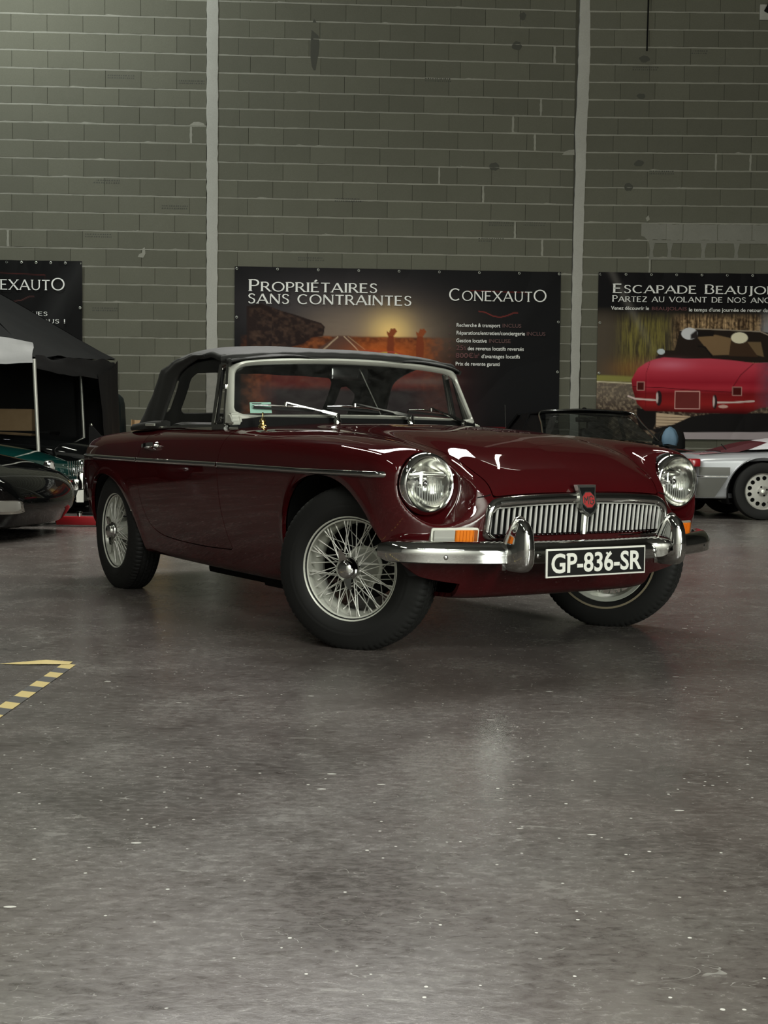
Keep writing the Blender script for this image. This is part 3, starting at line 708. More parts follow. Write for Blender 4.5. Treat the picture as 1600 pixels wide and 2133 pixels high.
class Art:
    """print colours on a fine grid, in print units (1 unit = 1/144 m)"""
    def __init__(s, X, Y): s.X, s.Y = X, Y; s.C = np.zeros(X.shape + (3,))
    def fill(s, col): s.C[:] = s2l(col)
    def mix(s, a, col):
        a = np.clip(a, 0, 1)[..., None]; c = s2l(col) if np.ndim(col) == 1 else col; s.C = s.C * (1 - a) + c * a
    def poly(s, P, col, soft=1.2, a=1.0): s.mix(a * np.clip(.5 - poly_sd(P, s.X, s.Y) / soft, 0, 1), col)
    def line(s, P, w, col, a=1.0):
        d = np.full(s.X.shape, 1e9)
        for p_, q in zip(P, P[1:]):
            e = np.array(q, float) - p_; wx_ = s.X - p_[0]; wy = s.Y - p_[1]; t = np.clip((wx_ * e[0] + wy * e[1]) / (e @ e + 1e-9), 0, 1); d = np.minimum(d, np.hypot(wx_ - t * e[0], wy - t * e[1]))
        s.mix(a * np.clip((w / 2 - d) / 1.0 + .5, 0, 1), col)
    def ell(s, cx, cy, rx, ry, col, soft=1.0, a=1.0): s.mix(a * np.clip(.5 - (np.hypot((s.X - cx) / rx, (s.Y - cy) / ry) - 1) * min(rx, ry) / soft, 0, 1), col)
    def glow(s, cx, cy, rx, ry, col, a=1.0, p_=2.0): s.mix(a * np.exp(-np.hypot((s.X - cx) / rx, (s.Y - cy) / ry) ** p_), col)
    def ramp(s, t, stops, mask=1.0):
        k = [q[0] for q in stops]; c = np.array([s2l(q[1]) for q in stops]); col = np.stack([np.interp(t, k, c[:, j]) for j in range(3)], -1); s.mix(np.ones(s.X.shape) * mask, col)
def banner(name, org, psi, label, u0, u1, z0, z1, paint_fn, step, unit0, seed):
    """unit0 = (X at u0, Y at z1) in print units"""
    e = empty(name, (org[0], org[1], 0), psi, label, 'banner')
    nu = int((u1 - u0) / step) + 1; nv = int((z1 - z0) / step) + 1
    U, Z = np.meshgrid(np.linspace(u0, u1, nu), np.linspace(z1, z0, nv), indexing='ij')
    A = Art(unit0[0] + (U - u0) * 144.0, unit0[1] + (z1 - Z) * 144.0); paint_fn(A)
    su = (U - u0) / (u1 - u0); sv = (z1 - Z) / (z1 - z0)
    wob = .012 * np.sin(su * 9 * PI * 1.0) * np.exp(-sv * 6) + .010 * np.sin(su * 5 + sv * 7 + seed) + .010 * np.exp(-((su * 1.0 - sv * .35 - .02) / .03) ** 2) + .008 * np.exp(-((1 - su - sv * .3 - .02) / .03) ** 2)
    D = -.075 - np.abs(wob)
    vs = np.stack([U, D, Z], -1).reshape(-1, 3)
    fs = [(i * nv + j, i * nv + j + 1, (i + 1) * nv + j + 1, (i + 1) * nv + j) for i in range(nu - 1) for j in range(nv - 1)]
    o = mesh('sheet', vs, fs, 'print', e, smooth=True)
    at = o.data.attributes.new('Col', 'FLOAT_COLOR', 'POINT'); c4 = np.ones((nu * nv, 4), np.float32); c4[:, :3] = np.clip(A.C.reshape(-1, 3) * 1.3, 0, .9); at.data.foreach_set('color', c4.ravel())
    n = 8
    for k in range(n + 1):
        for z in ((z1 - .03),): 
            q = lathe('eyelet', [(0, .012), (-.006, .018), (-.008, .014), (-.004, .010)], 'bright_alloy', e, 12, axis='y'); q.location = (u0 + .03 + (u1 - u0 - .06) * k / n, -.088, z)
    for k in range(1, 4):
        for u in (u0 + .03, u1 - .03):
            q = lathe('eyelet', [(0, .012), (-.006, .018), (-.008, .014), (-.004, .010)], 'bright_alloy', e, 12, axis='y'); q.location = (u, -.088, z1 - (z1 - z0) * k / 3.3)
    return e
def art_middle(A):
    X, Y = A.X, A.Y; A.fill((20, 20, 21))
    A.glow(700, 640, 190, 60, (62, 58, 60), .9); A.glow(790, 690, 120, 55, (128, 112, 96), .9)
    sky = np.clip((Y - 632) / 66, 0, 1) * np.exp(-((X - 760) / 130) ** 4)
    A.mix(sky * .75 * (.7 + .6 * fbm(X / 30, Y / 5, 3)), (120, 105, 92)); A.glow(812, 690, 42, 38, (225, 190, 120), .95)
    nz = fbm(X / 9, Y / 7, 1); gm = np.clip((Y - 697) / 4, 0, 1) * np.exp(-np.maximum((X - 870) / 45, 0) ** 2) * np.clip((X - 500) / 40, 0, 1)
    A.mix(gm, (70, 40, 27)); A.mix(gm * np.clip(nz * 2.2 - .7, 0, 1), (128, 72, 40))
    A.poly([(515, 640), (545, 634), (585, 648), (612, 655), (640, 664), (668, 672), (676, 680), (673, 698), (650, 702), (632, 715), (560, 735), (515, 745)], (36, 27, 25))
    A.mix(np.clip(.5 - poly_sd([(520, 645), (560, 640), (640, 668), (672, 676), (670, 696), (600, 720), (520, 735)], X, Y) / 4, 0, 1) * np.clip(nz * 2 - .8, 0, 1), (74, 56, 46))
    A.poly([(703, 698), (728, 698), (760, 726), (790, 760), (560, 760), (660, 726)], (76, 56, 48))
    A.line([(703, 700), (672, 728), (640, 756)], 2.2, (170, 150, 125)); A.line([(716, 699), (738, 720), (765, 750)], 2, (170, 150, 125)); A.line([(724, 699), (760, 726)], 1.4, (150, 120, 90))
    A.glow(800, 735, 70, 26, (190, 92, 35), .7)
    for cx, s_ in ((812, 1), (873, 1.1)):
        A.poly([(cx - 6 * s_, 760), (cx - 7 * s_, 720), (cx - 5 * s_, 700), (cx - 4, 694), (cx + 6, 694), (cx + 8 * s_, 712), (cx + 7 * s_, 760)], (110, 52, 30)); A.poly([(cx - 6, 696), (cx - 8, 686), (cx - 3, 690), (cx + 1, 681), (cx + 5, 682), (cx + 9, 680), (cx + 14, 687), (cx + 6, 698)], (125, 64, 36))
    A.line([(700, 738), (760, 728), (820, 730), (860, 742)], 3, (150, 62, 48)); A.poly([(782, 732), (806, 729), (806, 745), (782, 745)], (172, 140, 62)); A.poly([(822, 731), (848, 742), (846, 748), (822, 746)], (172, 140, 62))
    body = np.clip((Y - 748) / 20, 0, 1) * np.exp(-np.maximum((X - 840) / 90, 0) ** 2) * np.clip((X - 520) / 60, 0, 1)
    A.mix(body * .8, (88, 26, 28)); A.glow(880, 790, 60, 8, (110, 95, 90), .5); A.mix(body * np.clip((Y - 800) / 12, 0, 1), (42, 36, 38))
    A.poly([(480, 884), (1090, 884), (1090, 990), (480, 990)], (120, 22, 26)); A.poly([(1090, 884), (1180, 884), (1180, 990), (1090, 990)], (22, 21, 22))
    A.line([(976, 600), (1096, 603)], 1.6, (86, 30, 28)); A.line([(976, 600), (976, 606)], 1.4, (66, 28, 26)); A.line([(1096, 603), (1096, 609)], 1.4, (66, 28, 26))
    A.line([(996, 643), (1010, 645), (1025, 652), (1040, 655), (1056, 651), (1070, 645), (1078, 645)], 1.8, (112, 46, 42))
def art_right(A):
    X, Y = A.X, A.Y; A.fill((17, 16, 17))
    low = np.clip((Y - 640) / 40, 0, 1); A.mix(low, (64, 56, 46))
    st = fbm(X / 2.2, Y / 26, 5); st2 = fbm(X / 4, Y / 4, 6)
    g = np.exp(-((X - 1345) / 55) ** 4) * np.clip((Y - 650) / 25, 0, 1); A.mix(g * np.clip(st * 2 - .5, 0, 1), (112, 104, 50)); A.mix(g * np.clip(1.1 - st * 2, 0, 1), (40, 38, 20))
    c = np.clip((X - 1395) / 25, 0, 1) * np.clip((Y - 652) / 14, 0, 1); A.mix(c, (62, 46, 32)); A.mix(c * np.clip(st * 2.4 + st2 * .5 - 1.05, 0, 1), (176, 146, 108)); A.mix(c * np.clip(.55 - st2, 0, 1) * 2, (30, 24, 18))
    A.mix(np.exp(-((X - 1600) / 12) ** 2) * low, (120, 120, 122))
    A.mix(np.clip((1300 - X) / 40, 0, 1) * low * .7, (74, 66, 56)); A.glow(1320, 770, 50, 22, (120, 82, 44), .6)
    rd = np.clip((Y - 794) / 3, 0, 1); A.mix(rd, (92, 82, 72)); A.mix(rd * np.clip((Y - 820) / 40, 0, 1), (52, 40, 34)); A.mix(rd * np.clip(st2 * 3 - 1.3, 0, 1) * .6, (150, 134, 112))
    A.poly([(1230, 782), (1290, 784), (1330, 786), (1332, 797), (1280, 796), (1230, 794)], (120, 116, 62), 4); A.line([(1235, 796), (1325, 800)], 2.5, (176, 166, 140))
    f = lambda *q: [(1220 + a / 4.21, 540 + b_ / 4.21) for a, b_ in q]
    A.poly(f((470, 1310), (650, 1330), (645, 1430), (612, 1500), (500, 1500), (468, 1400)), (22, 19, 18))
    A.poly(f((640, 1350), (950, 1380), (800, 1450), (640, 1475)), (178, 156, 130)); 
    for k in range(4): A.line(f((640, 1385 + 26 * k), (930 - 50 * k, 1392 + 24 * k)), 1.3, (96, 74, 60))
    A.poly(f((950, 1380), (1150, 1350), (1900, 1340), (1900, 1560), (700, 1560), (600, 1500), (790, 1455)), (24, 22, 22))
    A.poly(f((625, 870), (680, 800), (790, 800), (835, 620), (960, 605), (1540, 625), (1900, 690), (1900, 900), (1400, 900)), (34, 27, 22))
    A.poly(f((985, 680), (1150, 660), (1290, 690), (1280, 835), (1130, 840), (1060, 770)), (120, 96, 68), 2, .85); A.poly(f((1430, 720), (1550, 720), (1580, 850), (1500, 830)), (110, 90, 64), 2, .8)
    A.line(f((840, 625), (960, 607), (1540, 628), (1620, 660)), 2.2, (140, 128, 112)); A.poly(f((985, 625), (1140, 628), (1130, 672), (985, 680)), (24, 20, 18))
    A.poly(f((860, 690), (1000, 700), (1010, 840), (800, 840), (830, 780)), (34, 26, 22)); A.ell(*f((920, 652))[0], 17, 12.5, (186, 186, 188)); A.poly(f((930, 660), (985, 615), (998, 690), (930, 700)), (38, 32, 32), 3)
    A.poly(f((1285, 715), (1430, 720), (1530, 850), (1270, 845)), (58, 42, 30)); A.ell(*f((1360, 685))[0], 17.5, 11.5, (206, 198, 172)); A.line(f((1000, 760), (1060, 770), (1120, 850)), 3, (20, 17, 16)); A.ell(*f((672, 812))[0], 8, 6, (176, 184, 186))
    B = f((600, 885), (700, 862), (900, 872), (1100, 868), (1300, 882), (1500, 905), (1620, 900), (1900, 960), (1900, 1250), (1560, 1300), (1440, 1352), (1000, 1348), (540, 1332), (470, 1272), (425, 1140), (415, 1060), (470, 960), (540, 912))
    ins = np.clip(.5 - poly_sd(B, X, Y) / 1.5, 0, 1); t = (Y - 744) / 115
    A.ramp(t, [(0, (172, 62, 76)), (.18, (176, 56, 70)), (.45, (140, 28, 42)), (.56, (158, 40, 52)), (.66, (112, 22, 26)), (.85, (132, 30, 30)), (1, (70, 14, 16))], ins)
    A.mix(ins * np.clip((X - 1575) / 30, 0, 1) * (.4 + .6 * st2), (96, 62, 74)); A.glow(1400, 760, 40, 10, (200, 120, 140), .45); A.mix(ins * np.clip((1345 - X) / 25, 0, 1) * np.clip((Y - 790) / 20, 0, 1), (88, 16, 20))
    A.line(f((430, 1122), (700, 1130), (1100, 1155), (1320, 1165)), 1.3, (70, 12, 18)); A.line(f((1490, 910), (1380, 1010), (1310, 1120), (1300, 1170)), 1.3, (64, 12, 18)); A.line(f((575, 900), (545, 1000), (540, 1325)), 1.0, (96, 18, 24))
    for a, b_, c, d in ((465, 1080, 528, 1152), (1310, 1118, 1390, 1190)): A.poly(f((a, b_), (c, b_), (c, d), (a, d)), (66, 18, 16)); A.line(f((a, b_), (c, b_), (c, d), (a, d), (a, b_)), 1.4, (172, 128, 120))
    A.poly(f((800, 1155), (1025, 1155), (1025, 1315), (800, 1315)), (98, 40, 38)); A.line(f((803, 1158), (1022, 1158), (1022, 1312), (803, 1312), (803, 1158)), 1.6, (196, 150, 142))
    A.line(f((390, 1205), (450, 1228), (640, 1240)), 3.6, (192, 172, 166)); A.line(f((1165, 1255), (1330, 1252), (1500, 1240)), 3.6, (192, 172, 166))
    A.ell(*f((660, 1222))[0], 6.5, 16, (40, 26, 28)); A.ell(*f((645, 1218))[0], 2.6, 11, (188, 168, 164)); A.ell(*f((1155, 1250))[0], 5, 15, (40, 26, 28)); A.ell(*f((1146, 1246))[0], 2.2, 11, (188, 168, 164)); A.ell(*f((1230, 1290))[0], 10, 3.6, (186, 150, 140))
    A.poly(f((880, 1520), (1900, 1508), (1900, 1660), (880, 1660)), (150, 140, 142))
    A.mix(np.exp(-((X - 1290 - (Y - 600) * .55) / 9) ** 2) * np.clip((740 - Y) / 60, 0, 1) * .25, (120, 116, 110))
def art_left(A):
    X, Y = A.X, A.Y; A.fill((19, 19, 19)); A.mix(np.clip(1 - np.abs(X - 120 - (640 - Y) * .6) / 40, 0, 1) * .25, (60, 60, 60))
    A.line([(-50, 570), (98, 575)], 1.4, (66, 32, 30)); A.line([(98, 575), (98, 583)], 1.2, (56, 30, 28)); A.line([(-30, 616), (0, 619), (15, 623), (34, 629), (50, 627), (66, 619), (76, 619)], 1.6, (72, 46, 44))
BM_ = banner('advertising_banner', P0, PSI, 'wide black banner with sunset road picture headed PROPRI\u00c9TAIRES SANS CONTRAINTES', 1.50, 6.205, .905, 3.285, art_middle, .0125, (490, 559), 1)
BR_ = banner('advertising_banner', P1, 0.0, 'banner with a red open car seen from behind, headed ESCAPADE BEAUJOLAIS, at right', .305, 3.30, .885, 3.29, art_right, .0105, (1246, 569), 2)
BL_ = banner('advertising_banner', P0, PSI, 'plain black CONEXAUTO banner at the far left behind the tent', -2.35, -.655, 1.15, 3.32, art_left, .0125, (-71, 546), 3)
def pu(px, u0, x0): return u0 + (px - x0) / 144.0
def hl(nm, txt, e, x0, y_base, x1, hpx, U0, X0, Z1, Y1, mat='ink_white', **kw):
    """headline from print x0 to x1, baseline y, cap height hpx (print units)"""
    u = pu(x0, U0, X0); z = Z1 - (y_base - Y1) / 144.0; h = hpx / 144.0
    o, w = headline(nm, txt, u, z, h, mat, e, -.104, **kw); s = (pu(x1, U0, X0) - u) / w
    for v in o.data.vertices: v.co.x = u + (v.co.x - u) * s
    split_words(o, h * .30); return
def split_words(o, gap):
    """one object per printed word"""
    me = o.data; iv = []
    for p_ in me.polygons:
        xs = [me.vertices[i].co.x for i in p_.vertices]; iv.append((min(xs), max(xs), p_.index))
    iv.sort(); groups = []; cur = -1e9
    for a_, c_, k in iv:
        if a_ > cur + gap: groups.append([])
        groups[-1].append(k); cur = max(cur, c_)
    if len(groups) < 2: o.name = 'lettering'; return
    for g_ in groups:
        ids = sorted({i for k in g_ for i in me.polygons[k].vertices}); mp_ = {i: n_ for n_, i in enumerate(ids)}
        mesh('lettering', [tuple(me.vertices[i].co) for i in ids], [tuple(mp_[i] for i in me.polygons[k].vertices) for k in g_], me.materials[0], o.parent)
    bpy.data.objects.remove(o)
MM = (1.50, 490, 3.285, 559); MR = (.305, 1246, 3.29, 569); ML_ = (-2.35, -71, 3.32, 546)
hl('headline_text', 'Propri\u00e9taires', BM_, 519, 609, 787, 24, *MM); hl('headline_text', 'sans contraintes', BM_, 517, 634, 858, 22, *MM, small=.90)
hl('brand_text', 'ConexautO', BM_, 933, 622, 1140, 25, *MM, small=.82, heavy=.85)
def body(e, txt, x, y, size, MAP, mat='ink_white', x1=None):
    U0, X0, Z1, Y1 = MAP; u = pu(x, U0, X0); z = Z1 - (y - Y1) / 144.0
    o, w = text_mesh('body_text', txt, size / 144.0, mat, e, lambda a, c: (u + a, -.104, z + c), bold=.0006)
    if x1:
        s = (pu(x1, U0, X0) - u) / max(w, 1e-6)
        for v in o.data.vertices: v.co.x = u + (v.co.x - u) * s
    split_words(o, size / 144.0 * .16)
for y, segs in ((671, [('Recherche & transport', 949, 1041, 'ink_white'), ('INCLUS', 1045, 1085, 'ink_brown')]), (687, [('R\u00e9parations/entretien/conciergerie', 949, 1093, 'ink_white'), ('INCLUS', 1096, 1136, 'ink_brown')]),
                (703, [('Gestion locative', 949, 1013, 'ink_white'), ('INCLUSE', 1017, 1063, 'ink_brown')]), (719, [('25', 949, 964, 'ink_red'), ('%', 965, 970, 'ink_red'), ('des revenus locatifs revers\u00e9s', 973, 1091, 'ink_white')]),
                (735, [('800\u20ac', 948, 985, 'ink_red'), ('/an*', 986, 998, 'ink_red'), ("d'avantages locatifs", 1002, 1083, 'ink_white')]), (751, [('Prix de revente garanti', 948, 1041, 'ink_white')])):
    y = y + 5
    for t_, a, c, mt in segs: body(BM_, t_, a, y, (14 if mt == 'ink_red' and c - a > 10 else 11), MM, mt, c)
    U0, X0, Z1, Y1 = MM
    ob = mesh('tick_mark', [(pu(933, U0, X0), -.104, Z1 - (y - 3 - Y1) / 144), (pu(935, U0, X0), -.104, Z1 - (y - Y1) / 144), (pu(940, U0, X0), -.104, Z1 - (y - 7 - Y1) / 144), (pu(935, U0, X0), -.104, Z1 - (y - 2 - Y1) / 144)], [(0, 1, 2, 3)], 'ink_brown', BM_)
body(BM_, 'AUTO LOCATION', 985, 894, 9, MM, 'ink_white', 1080)
hl('headline_text', 'Escapade Beaujolais', BR_, 1276, 612, 1668, 19, *MR, small=.86); hl('headline_text', 'Partez au volant de nos anciennes', BR_, 1275, 630, 1672, 13, *MR, small=.84)
body(BR_, 'Venez d\u00e9couvrir le', 1273, 647, 11, MR, 'ink_white', 1352); body(BR_, 'BEAUJOLAIS', 1357, 647, 10, MR, 'ink_red', 1431); body(BR_, "le temps d'une journ\u00e9e de retour dans le temps", 1435, 649, 11, MR, 'ink_white', 1652)
hl('brand_text', 'ConexautO', BL_, -66, 606, 141, 25, *ML_, small=.82, heavy=.85)
hl('headline_text', 'nos anciennes', BL_, -44, 658, 105, 8.5, *ML_, small=.95); hl('headline_text', 'attendent vous !', BL_, -40, 673, 141, 8.5, *ML_, small=.95)
# ================================================================== the maroon roadster
CAR = empty('roadster_car', (0.4317, 5.2080, 0), -1.01643,
            'maroon roadster with black soft top, wire wheels and chrome slatted grille, nose to the camera', 'car')
xs_ = np.linspace(-3.2, 0.75, 640); ya_ = np.linspace(0, 0.9, 180)
kc = Tab1([(.70, .48), (.60, .53), (.556, .575), (.545, .592), (.52, .628), (.47, .668), (.40, .706), (.30, .746), (.2, .776), (.1, .798), (-.1, .822), (-.3, .836), (-.6, .847), (-1.0, .853), (-1.3, .85), (-2.1, .832), (-2.5, .815), (-2.8, .775), (-2.95, .725), (-3.03, .66), (-3.15, .50)], -3.2, .75)
kv = Tab1([(.70, .46), (.60, .51), (.53, .574), (.51, .602), (.41, .668), (.305, .718), (.12, .762), (-.09, .793), (-.4, .817), (-1.0, .836), (-1.6, .836), (-2.1, .826), (-2.5, .81), (-2.8, .772), (-2.95, .722), (-3.03, .655), (-3.15, .50)], -3.2, .75)
kf = Tab1([(.70, .55), (.55, .655), (.50, .69), (.45, .716), (.40, .733), (.28, .757), (.1, .776), (-.1, .791), (-.3, .801), (-.6, .812), (-1.0, .823), (-1.6, .827), (-2.1, .819), (-2.57, .803), (-2.78, .782), (-2.9, .757), (-2.96, .722), (-3.03, .65), (-3.15, .50)], -3.2, .75)
A_ = kc(xs_); B_ = kv(xs_); D_ = kf(xs_)
kn = [0, .22, .36, .44, .53, .62, .69, .75, .82, .90]
Zk = np.stack([A_, A_ - .16 * (A_ - B_), A_ - .58 * (A_ - B_), B_, B_ * .45 + D_ * .55 + .002, D_, D_ - .020, D_ - .062, D_ - .155, D_ - .28], 1)
TT = cs(kn, Zk.T, ya_).T
gk = np.exp(-np.linspace(-2, 2, 9) ** 2); gk /= gk.sum()
TT = np.apply_along_axis(lambda r: np.convolve(np.pad(r, 4, mode='edge'), gk, 'valid'), 0, TT)
Ttop = Tab2(-3.2, .75, 640, 0, .9, 180, TT)
wz = Tab1([(.05, .60), (.15, .655), (.2, .676), (.3, .705), (.4, .728), (.5, .744), (.6, .754), (.655, .757), (.70, .751), (.74, .741), (.78, .722), (.82, .69), (.88, .62)], 0, .9, blur=.012)
wx = Tab1([(.75, -.07), (.6, -.05), (.42, -.024), (.3, -.012), (0, -.002), (-.6, 0), (-2.0, 0), (-2.4, -.010), (-2.7, -.035), (-3.0, -.08), (-3.2, -.13)], -3.2, .75, blur=.05)
fz = Tab1([(.1, .33), (.17, .36), (.20, .395), (.22, .418), (.27, .455), (.33, .49), (.40, .522), (.46, .545), (.55, .556), (.60, .556), (.70, .548), (.85, .50)], 0, .9, blur=.02)
fa = Tab1([(0, 0), (.2, -.004), (.43, -.029), (.55, -.056), (.62, -.080), (.70, -.125), (.78, -.19), (.9, -.3)], 0, .9, blur=.02)
bz = Tab1([(.1, -2.70), (.2, -2.75), (.3, -2.88), (.4, -2.99), (.5, -3.045), (.565, -3.06), (.635, -3.045), (.716, -2.99), (.85, -2.9)], 0, .9, blur=.02)
zb = Tab1([(.75, .206), (.36, .204), (.2, .198), (0, .195), (-1.0, .198), (-1.9, .21), (-2.3, .24), (-2.8, .27), (-3.2, .30)], -3.2, .75, blur=.05)
ARCHF = [(-.395, .10), (-.405, .25), (-.400, .36), (-.362, .49), (-.275, .585), (-.15, .633), (-.02, .640), (.10, .615), (.20, .557), (.285, .47), (.35, .38), (.395, .30), (.46, .21), (.5, .10)]
ARCHF = [tuple(q) for q in spl(ARCHF, 5)]
ARCHR = [(-1.93, .10), (-1.952, .24), (-1.985, .32), (-2.065, .44), (-2.165, .527), (-2.28, .575), (-2.40, .592), (-2.52, .578), (-2.62, .530), (-2.70, .44), (-2.735, .33), (-2.74, .10)]
ARCHR = [tuple(q) for q in spl(ARCHR, 5)]
LX, LY, LZ = .420, .5866, .6197            # headlamp glass centre
def body_g(x, a, z):
    g1 = (z - Ttop(x, a)) * .95
    dF = np.hypot((x + .03) / .362, (z - .29) / .362); dR = np.hypot((x + 2.36) / .385, (z - .25) / .34)
    fl = .007 * np.exp(-((dF - 1.03) / .07) ** 2) + .006 * np.exp(-((dR - 1.03) / .08) ** 2)
    g2 = a - (wz(z) + wx(x) + np.where(z < .66, fl, 0))
    g = smax(g1, g2, .035)
    g3 = (x - fz(z) - fa(a)) * .93
    g = smax(g, g3, .05 + .06 * np.clip((a - .45) / .2, 0, 1))
    g = smax(g, (bz(z) + .10 * np.clip((a - .3) / .4, 0, 1) ** 2 - x) * .93, .12)
    zmin = zb(x) + np.where(x > .2, .69 * np.maximum(a - .35, 0) ** 2, 0)
    g = smax(g, zmin - z, .03)
    # lamp bowl: a flared round recess around each headlamp
    r = np.hypot(a - LY, z - LZ); R = .108 + .36 * np.maximum(x - .385, 0) + .9 * np.maximum(x - .50, 0)
    cone = smax((r - R) * .94, .335 - x, .03)
    g = smax(g, -cone, .013)
    return g
BV, BF, BN = surface_nets(body_g, -3.12, .60, .80, .16, .90, .0095, 4)
_f = BF[:4000]; _c = np.cross(BV[_f[:, 1]] - BV[_f[:, 0]], BV[_f[:, 2]] - BV[_f[:, 0]])
if (np.einsum('ij,ij->i', _c, BN[_f[:, 0]]) < 0).mean() > .5: BF = BF[:, ::-1]
BX, BY, BZ = BV[:, 0], BV[:, 1], BV[:, 2]; BA = np.abs(BY)
f_arch = np.minimum(poly_sd(ARCHF, BX, BZ), poly_sd(ARCHR, BX, BZ)); f_arch = np.where(BA > .45, f_arch, 1.0)
GRP = round_poly([(-.415, .436), (.415, .436), (.405, .562), (.25, .576), (0, .582), (-.25, .576), (-.405, .562)], [.035, .035, .05, .2, .3, .2, .05])
f_gr = np.where(BX > .3, poly_sd(GRP, BY, BZ), 1.0)
COCK = round_poly([(-1.10, -.60), (-1.10, .60), (-2.02, .622), (-2.17, .52), (-2.17, -.52), (-2.02, -.622)], [.06, .06, .05, .12, .12, .05])
f_ck = np.where((BZ > .60), poly_sd(COCK, BX, BY), 1.0)
BON = round_poly([(.70, -.38), (.53, -.383), (.41, -.405), (.305, -.422), (.12, -.442), (-.09, -.462), (-.5, -.49), (-.905, -.512), (-.925, -.3), (-.93, 0), (-.925, .3), (-.905, .512), (-.5, .49), (-.09, .462), (.12, .442), (.305, .422), (.41, .405), (.53, .383), (.70, .38)], [0, .05, .1, .1, .1, .1, .1, .05, .1, .1, .1, .05, .1, .1, .1, .1, .1, .05, 0], 3)
lipz = .5885 - .035 * (np.abs(BY) / .38) ** 3 * .35
f_bon = np.where((BZ > .5) & (BX < 0.58) & (BN[:, 2] > -.3), np.maximum(poly_sd(BON, BX, BY), lipz - BZ), 1.0)
LID = round_poly([(-2.30, -.50), (-2.30, .50), (-2.85, .47), (-3.2, .46), (-3.2, -.46), (-2.85, -.47)], .08)
f_lid = np.where(BZ > .5, np.maximum(poly_sd(LID, BX, BY), .56 - BZ), 1.0)
DOOR = [tuple(q) for q in round_poly([(-.945, .95), (-.945, .80), (-.958, .70), (-.966, .60), (-.960, .47), (-.935, .365), (-.905, .300), (-1.18, .293), (-1.50, .300), (-1.70, .315), (-1.83, .36), (-1.895, .47), (-1.910, .57), (-1.905, .67), (-1.865, .76), (-1.83, .95)], [0, .05, .05, .05, .05, .05, .02, .1, .1, .12, .12, .08, .05, .05, .05, 0], 4)]
f_dr = np.where(BA > .5, poly_sd(DOOR, BX, BZ), 1.0)
GAP = .0022
def panel(name, fld, mat='maroon', depth=.016):
    V, F, Nn = clip(BV, BF, BN, fld); V, F, Nn = lip(V, F, Nn, depth); return mesh(name, V, F, mat, CAR, smooth=True, normals=Nn)
shell = np.minimum.reduce([f_arch, f_gr, f_ck, f_bon - GAP, f_lid - GAP, f_dr - GAP])
panel('body_shell', shell)
panel('bonnet', -f_bon - GAP)
panel('boot_lid', -f_lid - GAP)
for s in (-1, 1):
    panel('door', np.minimum(np.minimum(-f_dr - GAP, f_ck), np.where(BY * s > 0, 1.0, -1.0)))
# surface probes for fitting trim to the body
def front_x(a, z):
    lo, hi = .1, .62
    for _ in range(40):
        m_ = (lo + hi) / 2
        if body_g(np.array([m_]), np.array([abs(a)]), np.array([z]))[0] < 0: lo = m_
        else: hi = m_
    return lo
def side_y(x, z):
    a = np.linspace(.80, .40, 401); v = body_g(np.full(401, x), a, np.full(401, z)); i = int(np.argmax(v < 0))
    return float(a[i])
def top_z(x, a):
    lo, hi = .4, .95
    for _ in range(40):
        m_ = (lo + hi) / 2
        if body_g(np.array([x]), np.array([abs(a)]), np.array([m_]))[0] < 0: lo = m_
        else: hi = m_
    return lo

# wheel wells, floor pan, engine bay backing
for s in (-1, 1):
    for P in (ARCHF, ARCHR):
        P2 = [q for q in P if q[1] > .285]
        n = len(P2); vs = []; fs = []
        for d in (1, 0):
            for (x, z) in P2: vs.append((x, s * ((side_y(x, max(z, .40)) - .022) if d else .40), z))
        for i in range(n - 1): fs.append((i, i + 1, n + i + 1, n + i))
        fs.append(tuple(range(n, 2 * n)))
        mesh('wheel_well', vs, fs, 'matt_black', CAR, auto=40)
box('bulkhead', (-.98, 0, .52), (.03, 1.20, .56), 'matt_black', CAR, 0)
box('engine_bay_panel', (.43, 0, .50), (.02, .80, .13), 'matt_black', CAR, 0)
box('exhaust_silencer', (-1.35, -.42, .165), (.62, .13, .07), 'matt_black', CAR, .02)
box('chassis_rail', (-.75, -.50, .165), (.34, .10, .055), 'matt_black', CAR, .01)
box('crossmember', (0.0, 0, .265), (.16, .9, .07), 'matt_black', CAR, .02)

# chrome side strips
for s in (-1, 1):
    for x0, x1 in ((.405, -.950), (-.968, -1.895), (-1.912, -2.80)):
        pts = []
        for x in np.linspace(x0, x1, 26):
            z = float(np.interp(x, [-2.85, -1.9, -.95, -.15, .48], [.683, .671, .663, .653, .651])); pts.append((x, s * (side_y(x, z) + .001), z))
        sweep('side_strip', pts, [(-.002, .0115), (.003, .0100), (.0075, .005), (.0095, -.001), (.0075, -.006), (.002, -.0105), (-.002, -.0115)], 'chrome', CAR, side=(-1 if s < 0 else 1), auto=70)

